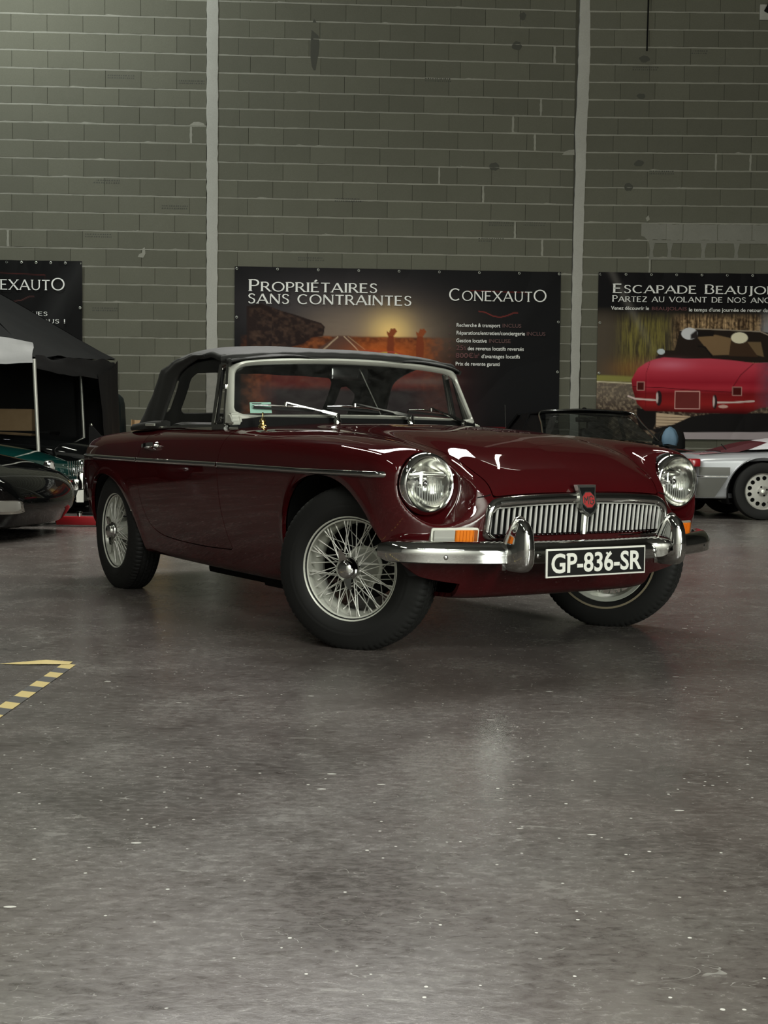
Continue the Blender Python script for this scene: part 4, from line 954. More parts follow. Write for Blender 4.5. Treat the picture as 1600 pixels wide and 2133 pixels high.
# grille: surround, slats, centre bar, badge
def gpt(t, off=0.0):
    q = GR2[t % len(GR2)]; return (front_x(q[0], q[1]) + off, q[0], q[1])
GR2 = round_poly([(-.428, .425), (.428, .425), (.418, .570), (.25, .5825), (0, .588), (-.25, .5825), (-.418, .570)], [.045, .045, .065, .25, .35, .25, .065], 7)
cx0, cz0 = 0, .50
ring_o = [(front_x(y, z) + .004, y, z) for y, z in GR2]
nn = len(GR2); vs = []; fs = []
for (y, z) in GR2:
    top = max(0, (z - .545) / .03); wd_ = .016 + .026 * min(1, top)
    d = np.array([cx0 - y, cz0 - z]); 
    iy = y - math.copysign(min(.027, abs(y) * .1), y) if abs(y) > .38 else y * .985
    iz = z + (.012 if z < .44 else 0) - (wd_ if z > .53 else 0)
    x = front_x(y, min(z, .575))
    for k, (f_, dx) in enumerate(((-.06, -.006), (.0, .010), (.22, .020), (.55, .021), (.90, .012), (1.0, -.02))):
        vs.append((x + dx, y + (iy - y) * f_, z + (iz - z) * f_))
for i in range(nn):
    j = (i + 1) % nn
    for k in range(5): fs.append((i * 6 + k, i * 6 + k + 1, j * 6 + k + 1, j * 6 + k))
bm = bmesh.new(); bv = [bm.verts.new(v) for v in vs]
for f_ in fs: bm.faces.new([bv[i] for i in f_])
grille = empty('grille', parent=CAR)
bmobj('grille_surround', bm, 'chrome', grille, auto=60)
prism('grille_backing', GRP, .462, .466, lambda u, v, d: (d + front_x(u, v) - .556, u, v), 'matt_black', grille)
slat = None
ys = [s * (.027 + .0228 * k) for s in (-1, 1) for k in range(17)]
for y in sorted(ys):
    zt = float(np.interp(abs(y), [0, .25, .36, .405], [.552, .547, .541, .525])); zbm = .446
    x = front_x(y, .5) - .012
    if slat is None or True:
        bm = bmesh.new()
        for q in range(2):
            pass
        P = [(-.0012, 0), (-.0040, .004), (-.0034, .011), (0, .0145), (.0034, .011), (.0040, .004), (.0012, 0)]
        v0 = [bm.verts.new((x - .012 + u[1], y + u[0], zbm)) for u in P]; v1 = [bm.verts.new((x - .012 + u[1] + .012, y + u[0], zt)) for u in P]
        for i in range(len(P)): bm.faces.new([v0[i], v0[(i + 1) % len(P)], v1[(i + 1) % len(P)], v1[i]])
        bmobj('grille_slat', bm, 'slat', grille, auto=80)
sweep('centre_bar', [(front_x(0, .5) - .004, 0, .440), (front_x(0, .5) + .006, 0, .552)], [(-.012, 0), (-.009, .010), (0, .013), (.009, .010), (.012, 0)], 'chrome_soft', grille, up=(1, 0, 0))
for k in range(14):
    pass
bm = bmesh.new()
for sgn in (-1, 1):
    for k in range(18):
        y = sgn * (.03 + .0205 * k); box_bm(bm, (front_x(y, .44) + .001, y, .4405), (.010, .012, .004), .001)
bmobj('lower_grille_beading', bm, 'dark_chrome', grille, auto=40)
for s in (-1, 1):
    sp_ = [(front_x(a_, z_) + .0005, s * a_, z_) for a_, z_ in ((.393, .584), (.41, .580), (.425, .577), (.44, .574))]
    tube('wing_seam', sp_, .0022, 'matt_black', CAR, 6)
# shield badge with octagon letters
bx = front_x(0, .57) + .022
badge = empty('grille_badge', parent=CAR)
KB = 1.28
SH = [(-.034, .042), (.034, .042), (.029, .02), (.030, -.022), (.020, -.036), (0, -.047), (-.020, -.036), (-.030, -.022), (-.029, .02)]
mpb = lambda u, v, d: (bx + d - v * .25, u * KB, .563 + v * KB)
prism('badge_shield', SH, -.014, .006, mpb, 'chrome_soft', badge)
prism('badge_field', [(u * .82, v * .84 - .0005) for u, v in SH], .005, .0075, mpb, 'gloss_black', badge)
OC = [(.0250 * math.cos(PI / 8 + k * PI / 4), .0250 * math.sin(PI / 8 + k * PI / 4)) for k in range(8)]
prism('badge_octagon', OC, .006, .0085, mpb, 'chrome_soft', badge)
prism('badge_enamel', [(u * .90, v * .90) for u, v in OC], .0075, .0095, mpb, 'enamel_red', badge)
def strokes(name, lines, w, d0, d1, mp, mat, parent):
    bm = bmesh.new()
    for (a, b_) in lines:
        a = np.array(a); b_ = np.array(b_); t = (b_ - a) / np.linalg.norm(b_ - a); n = np.array([-t[1], t[0]]) * w; a = a - t * w * .8; b_ = b_ + t * w * .8
        vs, fs = prism_data([tuple(a - n), tuple(b_ - n), tuple(b_ + n), tuple(a + n)], d0, d1, mp); bv = [bm.verts.new(v) for v in vs]
        for f_ in fs: bm.faces.new([bv[i] for i in f_])
    return bmobj(name, bm, mat, parent)
ML = [((-.016, -.007), (-.0155, .007)), ((-.0155, .007), (-.009, -.001)), ((-.009, -.001), (-.003, .009)), ((-.003, .009), (-.003, -.011))]
GL = [((.015, .007), (.010, .011)), ((.010, .011), (.003, .008)), ((.003, .008), (.003, -.009)), ((.003, -.009), (.010, -.012)), ((.010, -.012), (.016, -.007)), ((.016, -.007), (.016, -.001)), ((.016, -.001), (.010, -.001))]
strokes('badge_letters', ML + GL, .0016, .009, .0105, mpb, 'chrome_soft', badge)
lathe('badge_boss', [(-.03, 0), (-.03, .028), (.0, .024), (.006, .014), (.006, 0)], 'chrome', badge, 20).location = (bx - .012, .035, .568)

# bumper with overriders and number plate
bpath = spl([(.36, -.748), (.445, -.705), (.515, -.625), (.567, -.50), (.600, -.355), (.615, -.2), (.620, 0), (.615, .2), (.600, .355), (.567, .50), (.515, .625), (.445, .705), (.36, .748)], 5)
bpath = [(x, y, .384 + .010 * (abs(y) / .74) ** 2) for x, y in bpath]
prof = [(-.030, .036), (-.016, .0395), (.000, .037), (.014, .028), (.023, .014), (.027, -.004), (.0255, -.010), (.024, -.034), (.018, -.038), (.0, -.036), (-.006, -.03), (-.004, .02)]
profs = []
for i in range(len(bpath)):
    e = min(i, len(bpath) - 1 - i); k = min(1, .62 + .16 * e); profs.append([(o * (.55 + .45 * min(1, e / 2.5)), h * k) for o, h in prof])
bumper = empty('front_bumper', parent=CAR)
sweep('bumper_blade', bpath, prof, 'chrome', bumper, profs=profs, side=1, auto=50)
for s in (-1, 1):
    for yy in (.60, .27):
        x = float(np.interp(yy, [.2, .355, .5, .625], [.615, .6, .567, .515])) + .025
        lathe('bumper_bolt', [(0, .011), (.004, .010), (.007, .006), (.008, 0)], 'chrome', bumper, 14).location = (x, s * yy, .376)
def overrider(s):
    bm = bmesh.new(); rows = []
    hs = np.array([-.064, -.060, -.048, -.030, 0.0, .035, .066, .090, .106, .116, .120])
    xf = np.array([.655, .672, .688, .696, .700, .699, .694, .685, .672, .655, .640])     # front
    xr = np.array([.600, .588, .580, .578, .578, .585, .598, .610, .620, .628, .634])     # back
    wd = np.array([.018, .028, .036, .0395, .040, .0375, .033, .028, .021, .013, .005])     # half width
    for h, a, b_, w in zip(hs, xf, xr, wd):
        r = []
        for k in range(25):
            t = PI * k / 24; c = math.cos(t); q = math.sin(t)
            r.append(bm.verts.new((b_ + (a - b_) * q ** .62, s * .352 + w * math.copysign(abs(c) ** .62, c) * (1 - .22 * q ** 3), .386 + h)))
        rows.append(r)
    for a, b_ in zip(rows, rows[1:]):
        for k in range(24): bm.faces.new([a[k], a[k + 1], b_[k + 1], b_[k]])
        bm.faces.new([a[0], b_[0], b_[-1], a[-1]])
    bm.faces.new(rows[0]); bm.faces.new(rows[-1])
    o = bmobj('overrider', bm, 'chrome', bumper, auto=50)
    bk = [(-.042, -.060), (.042, -.060), (.044, 0), (.041, .04), (.033, .09), (.018, .122), (0, .129), (-.018, .122), (-.033, .09), (-.041, .04), (-.044, 0)]
    prism('overrider_back_plate', bk, -.004, .004, lambda u, v, d: (.588 + d + max(0, v) * .36, s * .352 + u, .386 + v), 'chrome', o)
for s in (-1, 1): overrider(s)
plate = empty('number_plate', parent=CAR)
PX, PY, PZ = .683, -.047, .3515
box('plate_base', (PX - .004, PY, PZ), (.006, .455, .100), 'plate_white', plate, .002)
box('plate_field', (PX, PY, PZ), (.003, .441, .087), 'plate_black', plate, 0)
box('plate_bracket', (PX - .03, PY, PZ), (.05, .30, .03), 'matt_black', plate, .004)
tx, w_ = text_mesh('plate_characters', 'GP-836-SR', .098, 'plate_white', plate, lambda a, q: (PX + .0022, a, q), bold=.0022)
_ys = [v.co.y for v in tx.data.vertices]; _zs = [v.co.z for v in tx.data.vertices]
for v in tx.data.vertices: v.co = (PX + .0022, PY - .207 + (v.co.y - min(_ys)) / (max(_ys) - min(_ys)) * .414, PZ - .035 + (v.co.z - min(_zs)) / (max(_zs) - min(_zs)) * .070)
for yy in (-.125, .055):
    lathe('plate_rivet', [(0, .0045), (.002, .004), (.003, 0)], 'plate_white', plate, 10).location = (PX + .0015, PY + yy - .012, PZ + .028)

# headlamps
def headlamp(s):
    e = empty('headlamp', (LX, s * LY, LZ), parent=CAR)
    lathe('lamp_ring', [(-.050, .098), (-.035, .108), (-.012, .1095), (-.006, .108), (.004, .1035), (.008, .098), (.007, .094), (.001, .0915), (-.006, .089)], 'chrome', e, 64)
    lathe('lamp_glass', [(-.004, .0905), (.003, .086), (.010, .076), (.016, .060), (.020, .040), (.0225, .02), (.0232, 0)], 'glass_clear', e, 64, auto=80)
    lathe('lamp_reflector', [(-.004, .0895), (-.012, .086), (-.028, .075), (-.045, .058), (-.056, .038), (-.061, .018), (-.062, 0)], 'reflector', e, 48, auto=80)
    lathe('bulb_shield', [(-.062, .016), (-.030, .016), (-.018, .013), (-.012, .006), (-.011, 0)], 'dark_chrome', e, 20)
    bm = bmesh.new()
    for k in range(13):      # moulded flutes on the lens
        y = -.060 + .010 * k; hh = math.sqrt(max(.0001, .078 ** 2 - y * y)) * .92
        z0, z1 = -hh, (.012 if k % 2 else -.004)
        x = .0215 * (1 - (y / .09) ** 2) - .002
        box_bm(bm, (x - .012, y, (z0 + z1) / 2), (.002, .0030, z1 - z0), 0)
    bmobj('lens_flutes', bm, 'flute', e)
    lathe('lamp_bowl_seal', [(-.075, .115), (-.045, .113), (-.040, .107)], 'rubber', e, 48)
    return e
for s in (-1, 1): headlamp(s)
# indicator lamps under the headlamps
def indicator(s):
    e = empty('indicator_lamp', parent=CAR); R2 = lambda w, h: round_poly([(-w, -h), (w, -h), (w, h), (-w, h)], .010, 4)
    yc, zc = .530, .441
    def mp(off): return (lambda u, v, d: (front_x(yc + u * .8, zc + v) * .35 + (front_x(yc, zc) - .42 * u) * .65 + d + off, s * yc - u, zc + v)) if s < 0 else (lambda u, v, d: (front_x(yc - u * .8, zc + v) * .35 + (front_x(yc, zc) + .42 * u) * .65 + d + off, s * yc - u, zc + v))
    prism('lamp_frame', R2(.080, .0305), -.010, .012, mp(0), 'bright_alloy', e)
    prism('clear_lens', round_poly([(.004, -.0225), (.073, -.0225), (.073, .0225), (.004, .0225)], .005, 3), .010, .019, mp(0), 'clear_lens', e)
    prism('amber_lens', round_poly([(-.058, -.0225), (.002, -.0225), (.002, .0225), (-.058, .0225)], .005, 3), .010, .021, mp(0), 'amber_lens', e)
    prism('amber_lens_end', round_poly([(-.074, -.0225), (-.058, -.0225), (-.058, .0225), (-.074, .0225)], .004, 3), .010, .018, mp(0), 'amber_dark', e)
    bm = bmesh.new()
    for k in range(6):
        vs, fs = prism_data([(-.058 + k * .011, -.020), (-.055 + k * .011, -.020), (-.055 + k * .011, .020), (-.058 + k * .011, .020)], .0205, .0235, mp(0)); bv = [bm.verts.new(v) for v in vs]
        for f_ in fs: bm.faces.new([bv[i] for i in f_])
    bmobj('lens_ribs', bm, 'amber_lens', e)
for s in (-1, 1): indicator(s)

# wire wheels: local +x is outwards
WHEEL = {}
def tyre_mesh():
    pr = [(-.060, .182), (-.070, .190), (-.080, .205), (-.084, .235), (-.080, .262), (-.072, .285), (-.064, .297), (-.055, .3035), (-.040, .3075), (-.036, .3075), (-.034, .302), (-.030, .302), (-.028, .3085), (-.012, .3095), (-.010, .303), (-.006, .303), (-.004, .310), (.004, .310), (.006, .303), (.010, .303), (.012, .3095), (.028, .3085), (.030, .302), (.034, .302), (.036, .3075), (.040, .3075), (.055, .3035), (.064, .297), (.072, .285), (.080, .262), (.0835, .246), (.0845, .243), (.0838, .238), (.084, .232), (.0845, .229), (.083, .222), (.080, .205), (.070, .190), (.060, .182)]
    n = 320; m_ = len(pr); vs = []
    for i in range(n):
        t = 2 * PI * i / n
        for a, r in pr:
            aa = abs(a)
            if .030 < aa < .070 and r > .29:
                ph = (i + (1 if a > 0 else 0)) % 4
                if ph == 0: r -= .0035
            elif aa < .029 and r > .305 and (i + int(aa * 400)) % 4 == 0: r -= .003
            vs.append((a, r * math.cos(t), r * math.sin(t)))
    fs = [(i * m_ + k, ((i + 1) % n) * m_ + k, ((i + 1) % n) * m_ + k + 1, i * m_ + k + 1) for i in range(n) for k in range(m_ - 1)]
    return vs, fs
def wire_wheel():
    w = empty('wire_wheel', parent=CAR)
    vs, fs = tyre_mesh(); bm = bmesh.new(); bv = [bm.verts.new(v) for v in vs]
    for f_ in fs: bm.faces.new([bv[i] for i in f_])
    bmobj('tyre', bm, 'rubber', w, auto=28)
    lathe('rim', [(.060, .178), (.063, .187), (.068, .1935), (.0715, .1952), (.0725, .1925), (.070, .1885), (.060, .1860), (.052, .1845), (.047, .1815), (.036, .1800), (.020, .1785), (.010, .1740), (.002, .1665), (-.030, .1640), (-.040, .168), (-.052, .174), (-.066, .177), (-.073, .191), (-.0715, .195), (-.062, .185), (-.060, .178)], 'wheel_silver', w, 72)
    lathe('hub', [(.090, .0), (.090, .034), (.080, .040), (.060, .040), (.040, .043), (-.030, .055), (-.044, .066), (-.046, .078), (-.052, .078), (-.055, .06), (-.055, 0)], 'wheel_silver', w, 36)
    lathe('brake_drum', [(-.06, .0), (-.06, .118), (-.075, .122), (-.10, .122), (-.10, 0)], 'matt_black', w, 32)
    sp = empty('knock_off_spinner', parent=None)
    # spinner: domed nut with two ears
    bm = bmesh.new(); vs, fs = lathe_data([(.075, .046), (.086, .0465), (.092, .044), (.096, .039), (.100, .036), (.106, .034), (.113, .027), (.117, .015), (.118, 0)], 36); bv = [bm.verts.new(v) for v in vs]
    for f_ in fs:
        try: bm.faces.new([bv[i] for i in f_])
        except ValueError: pass
    bmesh.ops.remove_doubles(bm, verts=bm.verts, dist=1e-6)
    for k in (0, 1):
        a = PI * k
        def mp(u, v, d, a=a):
            y, z = u * math.cos(a) - v * math.sin(a), u * math.sin(a) + v * math.cos(a); return (d + .012 * (v / .08) , y, z)
        vs, fs = prism_data([(-.018, .030), (.018, .034), (.012, .056), (.006, .070), (-.002, .077), (-.008, .072), (-.011, .056)], .084, .098, mp); bv = [bm.verts.new(v) for v in vs]
        for f_ in fs: bm.faces.new([bv[i] for i in f_])
    bpy.data.objects.remove(sp)
    bmobj('knock_off_spinner', bm, 'chrome', w, auto=45)
    # spokes
    proto = {}
    def sp_(key, a0, r0, t0, a1, r1, t1):
        p0 = (a0, r0 * math.cos(t0), r0 * math.sin(t0)); p1 = (a1, r1 * math.cos(t1), r1 * math.sin(t1))
        P0 = np.array(p0); P1 = np.array(p1); d = P1 - P0
        vs, fs = tube_data([P0, P0 + d * .86, P0 + d * .87, P1], [.0019, .0019, .0034, .0036], 6, up=(1, 0, 0.2)); return vs, fs
    n = 12
    ang = 2 * PI / n
    kinds = [(.076, .041, 0.0, .050, .182, 3.3 * ang * .25), (.076, .041, ang * .5, .045, .181, ang * .5 - 3.3 * ang * .25), (.068, .042, ang * .25, .034, .179, ang * .25 + 2.2 * ang * .5),
             (.068, .042, ang * .75, .028, .178, ang * .75 - 2.2 * ang * .5), (-.040, .074, 0.1, .012, .174, .1 + ang * .9), (-.044, .074, .1 + ang * .5, .006, .170, .1 + ang * .5 - ang * .9)]
    for kd in kinds:
        vs, fs = sp_(0, *kd); ob = mesh('spoke', vs, fs, 'spoke', w, auto=60)
        for k in range(1, n):
            c = ob.copy(); COL.objects.link(c); c.parent = w; c.rotation_euler = (k * ang, 0, 0)
    bm = bmesh.new()
    vs, fs = lathe_data([(.028, .174), (.0295, .1665), (.026, .166), (.024, .168)], 48); 
    bm.free()
    lathe('valve', [(0, .004), (.03, .004), (.032, .002), (.032, 0)], 'rubber', w, 8).location = (.045, .150, .03)
    return w
W0 = wire_wheel()
ST = 0.567
def place_wheel(w, x, y, z, rz, spin): w.location = (x, y, z); w.rotation_euler = (spin, 0, rz)
hz = .2985
nfr = (math.sin(ST), -math.cos(ST))
wr = copy_tree(W0, CAR); wl = copy_tree(W0, CAR); wrl = copy_tree(W0, CAR)
place_wheel(W0, nfr[0] * .036, -.60 + nfr[1] * .036, hz, -PI / 2 + ST, 0.28)
place_wheel(wl, -nfr[0] * .036, .60 - nfr[1] * .036, hz, PI / 2 + ST, 0.4)
place_wheel(wr, -2.311, -.645, hz, -PI / 2, 0.35)
place_wheel(wrl, -2.311, .645, hz, PI / 2, 0.9)
lathe('rim_glint_ring', [(-.0855, .222), (-.0865, .222), (-.0865, .214), (-.084, .214)], 'cream_band', wl, 64)  # cream ring painting the light caught on the inner rim edge

# windscreen
def scr(u, v):
    """u -1..1 across, v 0..1 up : point on the raked, curved glass plane"""
    a = abs(u); ex = .6 * max(a - .94, 0); xb = -.905 - .125 * a ** 2.2 - ex; xt = -1.075 - .075 * a ** 2.2 - ex
    yb = .664 * u; yt = .612 * u; zb_ = .846 + .0 * a; ztp = 1.145 - .030 * a ** 2.2
    return np.array([xb + (xt - xb) * v, yb + (yt - yb) * v, zb_ + (ztp - zb_) * v])
sc_ = empty('windscreen', parent=CAR)
OUT = round_poly([(-1, 0), (-.945, 0), (-.86, .055), (-.5, .078), (0, .09), (.5, .078), (.86, .055), (.945, 0), (1, 0), (1, 1), (-1, 1)], [.01, .02, .1, .2, .2, .2, .1, .02, .01, .16, .16], 6)
def resample(P, n):
    P = np.array(list(P) + [P[0]]); s = np.r_[0, np.cumsum(np.linalg.norm(np.diff(P, axis=0) * [1, .45], axis=1))]; q = np.linspace(0, s[-1], n, endpoint=False)
    return np.stack([np.interp(q, s, P[:, k]) for k in (0, 1)], 1)
RO = resample(OUT, 160); cen = np.array([0, .5])
INN = resample(round_poly([(-.966, .105), (-.5, .118), (0, .130), (.5, .118), (.966, .105), (.955, .938), (-.955, .938)], [.10, .2, .2, .2, .10, .13, .13], 8), 160)
# align the two rings by angle
def ang_(P): return np.arctan2((P[:, 1] - .5) * .9, P[:, 0])
aO = ang_(RO); o_ = np.argsort(aO); RO = RO[o_]; aI = ang_(INN); INN = INN[np.argsort(aI)]
aO = ang_(RO); aI = ang_(INN); INN = np.stack([np.interp(aO, np.r_[aI - 2 * PI, aI, aI + 2 * PI], np.tile(INN[:, k], 3)) for k in (0, 1)], 1)
vs = []; fs = []; nn = len(RO)
for q, w in zip(RO, INN):
    for f_, d in ((0, -.012), (0.02, .008), (.30, .020), (.75, .017), (.97, .006), (1.0, -.008)):
        p_ = q + (w - q) * f_; s_ = scr(p_[0], p_[1]); vs.append(tuple(s_ + np.array([d, 0, d * .45])))
for i in range(nn):
    j = (i + 1) % nn
    for k in range(6): fs.append((i * 6 + k, i * 6 + (k + 1) % 6, j * 6 + (k + 1) % 6, j * 6 + k))
bm = bmesh.new(); bv = [bm.verts.new(v) for v in vs]
for f_ in fs: bm.faces.new([bv[i] for i in f_])
bmobj('screen_frame', bm, 'screen_alloy', sc_, auto=50)
g_ = [(u, v) for v in np.linspace(.05, .96, 9) for u in np.linspace(-.96, .96, 29)]
fs = [(r * 29 + c, r * 29 + c + 1, (r + 1) * 29 + c + 1, (r + 1) * 29 + c) for r in range(8) for c in range(28)]
mesh('screen_glass', [scr(u, v) for u, v in g_], fs, 'glass', sc_, smooth=True)
sweep('screen_seal', [scr(u, .02) + np.array([.006, 0, -.004]) for u in np.linspace(-.95, .95, 30)], [(-.02, -.03), (.02, -.03), (.006, .024), (-.014, .024)], 'matt_black', sc_)
# base shoes of the screen pillars
for s in (-1, 1):
    P = scr(s * .955, .0); bm = bmesh.new()
    prof_ = [(.036, -.030, .0), (.026, -.03, .010), (.016, -.03, .026), (.012, -.03, .05)]
    rows = []
    for dx, _, hh in prof_:
        dx, hh = (dx, hh) if s < 0 else (.010, hh * .45)
        rows.append([bm.verts.new((P[0] + dx, s * .672, P[2] - .012 + hh)), bm.verts.new((P[0] + dx, s * .622, P[2] - .010 + hh))])
    back = [bm.verts.new((P[0] - .025, s * .672, P[2] - .012)), bm.verts.new((P[0] - .025, s * .622, P[2] - .010)), bm.verts.new((P[0] - .035, s * .660, P[2] + (.045 if s < 0 else .02))), bm.verts.new((P[0] - .035, s * .626, P[2] + (.047 if s < 0 else .022)))]
    for a, b_ in zip(rows, rows[1:]): bm.faces.new([a[0], a[1], b_[1], b_[0]])
    bm.faces.new([rows[-1][0], rows[-1][1], back[3], back[2]]); bm.faces.new([back[0], back[1], rows[0][1], rows[0][0]])
    bm.faces.new([rows[0][0], rows[1][0], rows[2][0], rows[3][0], back[2], back[0]]); bm.faces.new([rows[0][1], rows[1][1], rows[2][1], rows[3][1], back[3], back[1]]); bm.faces.new([back[0], back[2], back[3], back[1]])
    bmesh.ops.bevel(bm, geom=bm.edges[:], offset=.008, segments=3, affect='EDGES')
    bmobj('pillar_shoe', bm, 'screen_alloy', sc_, auto=50)
st = [scr(u, v) + np.array([.004, 0, .002]) for v in (.145, .315) for u in (-.875, -.735)]
o = mesh('permit_sticker', [st[0], st[1], st[3], st[2]], [(0, 1, 2, 3)], 'mint', sc_)
for k in range(3):
    a = scr(-.86, .285 - .035 * k) + np.array([.006, 0, .003]); b2 = scr(-.80 + .02 * (k % 2), .285 - .035 * k) + np.array([.006, 0, .003])
    mesh('sticker_line', [a, b2, b2 + [0, 0, .004], a + [0, 0, .004]], [(0, 1, 2, 3)], 'grey_plastic', o)
tube('mirror_rod', [scr(.13, .03) + [-.05, 0, 0], scr(.06, .93) + [-.06, 0, 0]], .004, 'chrome_soft', CAR)
mir = box('rear_view_mirror', tuple(scr(-.02, .80) + [-.085, 0, 0]), (.03, .20, .062), 'gloss_black', CAR, .012)

# wipers
def on_scr(u, v, off): return scr(u, v) + np.array([off, 0, off * .5])
def wiper(u0, u1, ub0, ub1, vb):
    w = empty('wiper', parent=CAR)
    P = scr(u0, 0) + np.array([.05, 0, 0]); z0 = top_z(P[0], abs(P[1])); P[2] = z0
    lathe('pivot', [(0, .018), (.012, .018), (.018, .013), (.035, .012), (.042, .008), (.042, 0)], 'chrome', w, 18, axis='z').location = P
    e = on_scr(u1, vb + .045, .040)
    top = P + [0, 0, .036]; d = e - top
    sweep('arm', [top, top + d * .28, top + d * .32, e], [], 'chrome', w, profs=[[(-.010, -.006), (.010, -.006), (.008, .006), (-.008, .006)]] * 2 + [[(-.006, -.003), (.006, -.003), (.005, .003), (-.005, .003)]] * 2, auto=40)
    A = on_scr(ub0, vb + .02, .026); B = on_scr(ub1, vb - .03, .026); mid = (A + B) / 2 + np.array([.010, 0, .006])
    tube('blade_holder', [A, A * .75 + B * .25 + [.008, 0, .006], mid, A * .25 + B * .75 + [.008, 0, .006], B], [.003, .0045, .0055, .0045, .003], 'chrome', w, 8)
    sweep('blade_rubber', [A - [.008, 0, .006], (A + B) / 2 - [.006, 0, .006], B - [.008, 0, .006]], [(-.003, -.006), (.003, -.006), (.003, .004), (-.003, .004)], 'rubber', w)
    tube('clip', [mid, e], [.009, .008], 'chrome', w, 10)
wiper(-.33, -.66, -.86, -.46, .20)
wiper(.25, -.16, -.36, .04, .20)
wiper(.76, .49, .29, .69, .17)
# scuttle vent with little chrome fins, washer jet, aerial stub
vent = empty('scuttle_vent', parent=CAR)
vz = lambda x, y: top_z(x, abs(y))
P = [(-.955, -.30), (-.955, .30), (-.985, .30), (-.985, -.30)]
mesh('vent_tray', [(x, y, vz(x, y) + .003) for x in (-.950, -.985) for y in np.linspace(-.1, .5, 13)], [(i, i + 1, 13 + i + 1, 13 + i) for i in range(12)], 'matt_black', vent)
for k in range(8):
    y = -.06 + k * .070; z = vz(-.965, y) + .006
    tube('vent_fin', [(-.950, y + .012, z), (-.985, y - .014, z + .008)], .004, 'chrome', vent, 6)
jz = vz(-.93, .50)
jet = lathe('washer_jet', [(-.004, .021), (.004, .021), (.010, .013), (.016, .012), (.020, .015), (.026, .014), (.034, .011), (.040, .005), (.046, .003), (.056, .003), (.058, .005), (.062, .003), (.063, 0)], 'brass', CAR, 20, axis='z'); jet.location = (-.900, -.570, vz(-.9, .570))
jet2 = lathe('washer_jet', [(-.004, .012), (.004, .012), (.010, .008), (.014, .006), (.015, 0)], 'chrome', CAR, 14, axis='z'); jet2.location = (-.90, -.20, vz(-.9, .2))

# quarter lights, door glass, door furniture
def quarter(s):
    q = empty('quarter_light', parent=CAR); zt = side_y(-1.1, .80)
    A = np.array([-1.085, s * .655, .826]); B = np.array([-1.215, s * .655, .826]); Cc = np.array([-1.235, s * .605, 1.108]); D = np.array([-1.165, s * .605, 1.118])
    def bar(nm, pts, r, mat='chrome_soft'): return sweep(nm, pts, [(-r, -r), (r, -r), (r, r), (-r, r)], mat, q, up=(0.2, s, .1), auto=30)
    bar('front_post', [A, D], .010); bar('rear_post', [B, Cc], .011); bar('top_rail', [Cc, D], .009); bar('sill_rail', [A, B], .012)
    k = lambda u, v: (A + (B - A) * u) * (1 - v) + (D + (Cc - D) * u) * v
    ring = [k(.20, .10), k(.78, .07), k(.80, .90), k(.25, .92), k(.20, .90)]
    tube('pane_frame', [k(.17, .16), k(.28, .07), k(.70, .06), k(.80, .10), k(.80, .90), k(.22, .90)], .0075, 'rubber', q, 8, closed=True)
    tube('pane_trim', [k(.12, .12), k(.25, .045), k(.72, .04), k(.87, .08), k(.86, .94), k(.14, .94)], .004, 'chrome', q, 8, closed=True)
    mesh('pane', [k(.18, .08), k(.78, .06), k(.8, .9), k(.22, .9)], [(0, 1, 2, 3)], 'glass', q)
    p_ = k(.08, .62); box('hinge', tuple(p_ + [0.0, s * .012, 0]), (.03, .012, .022), 'chrome', q, .003)
    p_ = k(.55, .13); lathe('catch', [(0, .012), (.012, .012), (.016, .007), (.016, 0)], 'chrome', q, 12, axis='y').location = p_
    W = [B + [-.012, 0, 0], (-1.86, s * .655, .826), (-1.80, s * .610, 1.04), (-1.62, s * .603, 1.130), Cc + [-.012, 0, .03]]
    mesh('door_glass', W, [(0, 1, 2, 3, 4)], 'glass', q)
    sweep('waist_rail', [(-1.07, s * .662, .831), (-1.45, s * .664, .834), (-1.84, s * .660, .829)], [(-.008, -.005), (.008, -.005), (.006, .005), (-.006, .005)], 'chrome_soft', q)
for s in (-1, 1): quarter(s)
for s in (-1, 1):
    h = empty('door_handle', parent=CAR); z = .742; yb = side_y(-1.72, z)
    for dx in (-1.675, -1.785):
        lathe('handle_boss', [(0, .017), (.012, .015), (.022, .010), (.024, 0)], 'chrome', h, 14, axis='y').location = (dx, s * yb, z - (0 if dx > -1.7 else .004))
        if s < 0: h.children[-1].rotation_euler = (0, 0, PI)
    sweep('grip', [(-1.665, s * (yb + .022), z + .006), (-1.70, s * (yb + .033), z + .004), (-1.75, s * (yb + .034), z), (-1.81, s * (yb + .022), z - .004)], [(-.006, -.009), (.006, -.007), (.006, .007), (-.006, .009)], 'chrome', h, auto=50)
    lathe('door_lock', [(0, .013), (.006, .013), (.009, .009), (.010, 0)], 'chrome', CAR, 14, axis='y').location = (-1.83, s * side_y(-1.83, .645), .645)
    if s < 0: CAR.children[-1].rotation_euler = (0, 0, PI)
    # rear side marker, reflector
    y = side_y(-2.78, .50); ov = [(x * .035, z * .055) for x, z in [(math.cos(t), math.sin(t)) for t in np.linspace(0, 2 * PI, 24, endpoint=False)]]
    sweep('marker_trim', [(-2.825 + u * .8, s * (side_y(-2.825 + u * .8, .50 + v) + .001), .50 + v) for u, v in ov], [(-.003, -.003), (.003, -.003), (.003, .003), (-.003, .003)], 'dark_chrome', CAR, closed=True, up=(0, s, 0.01))
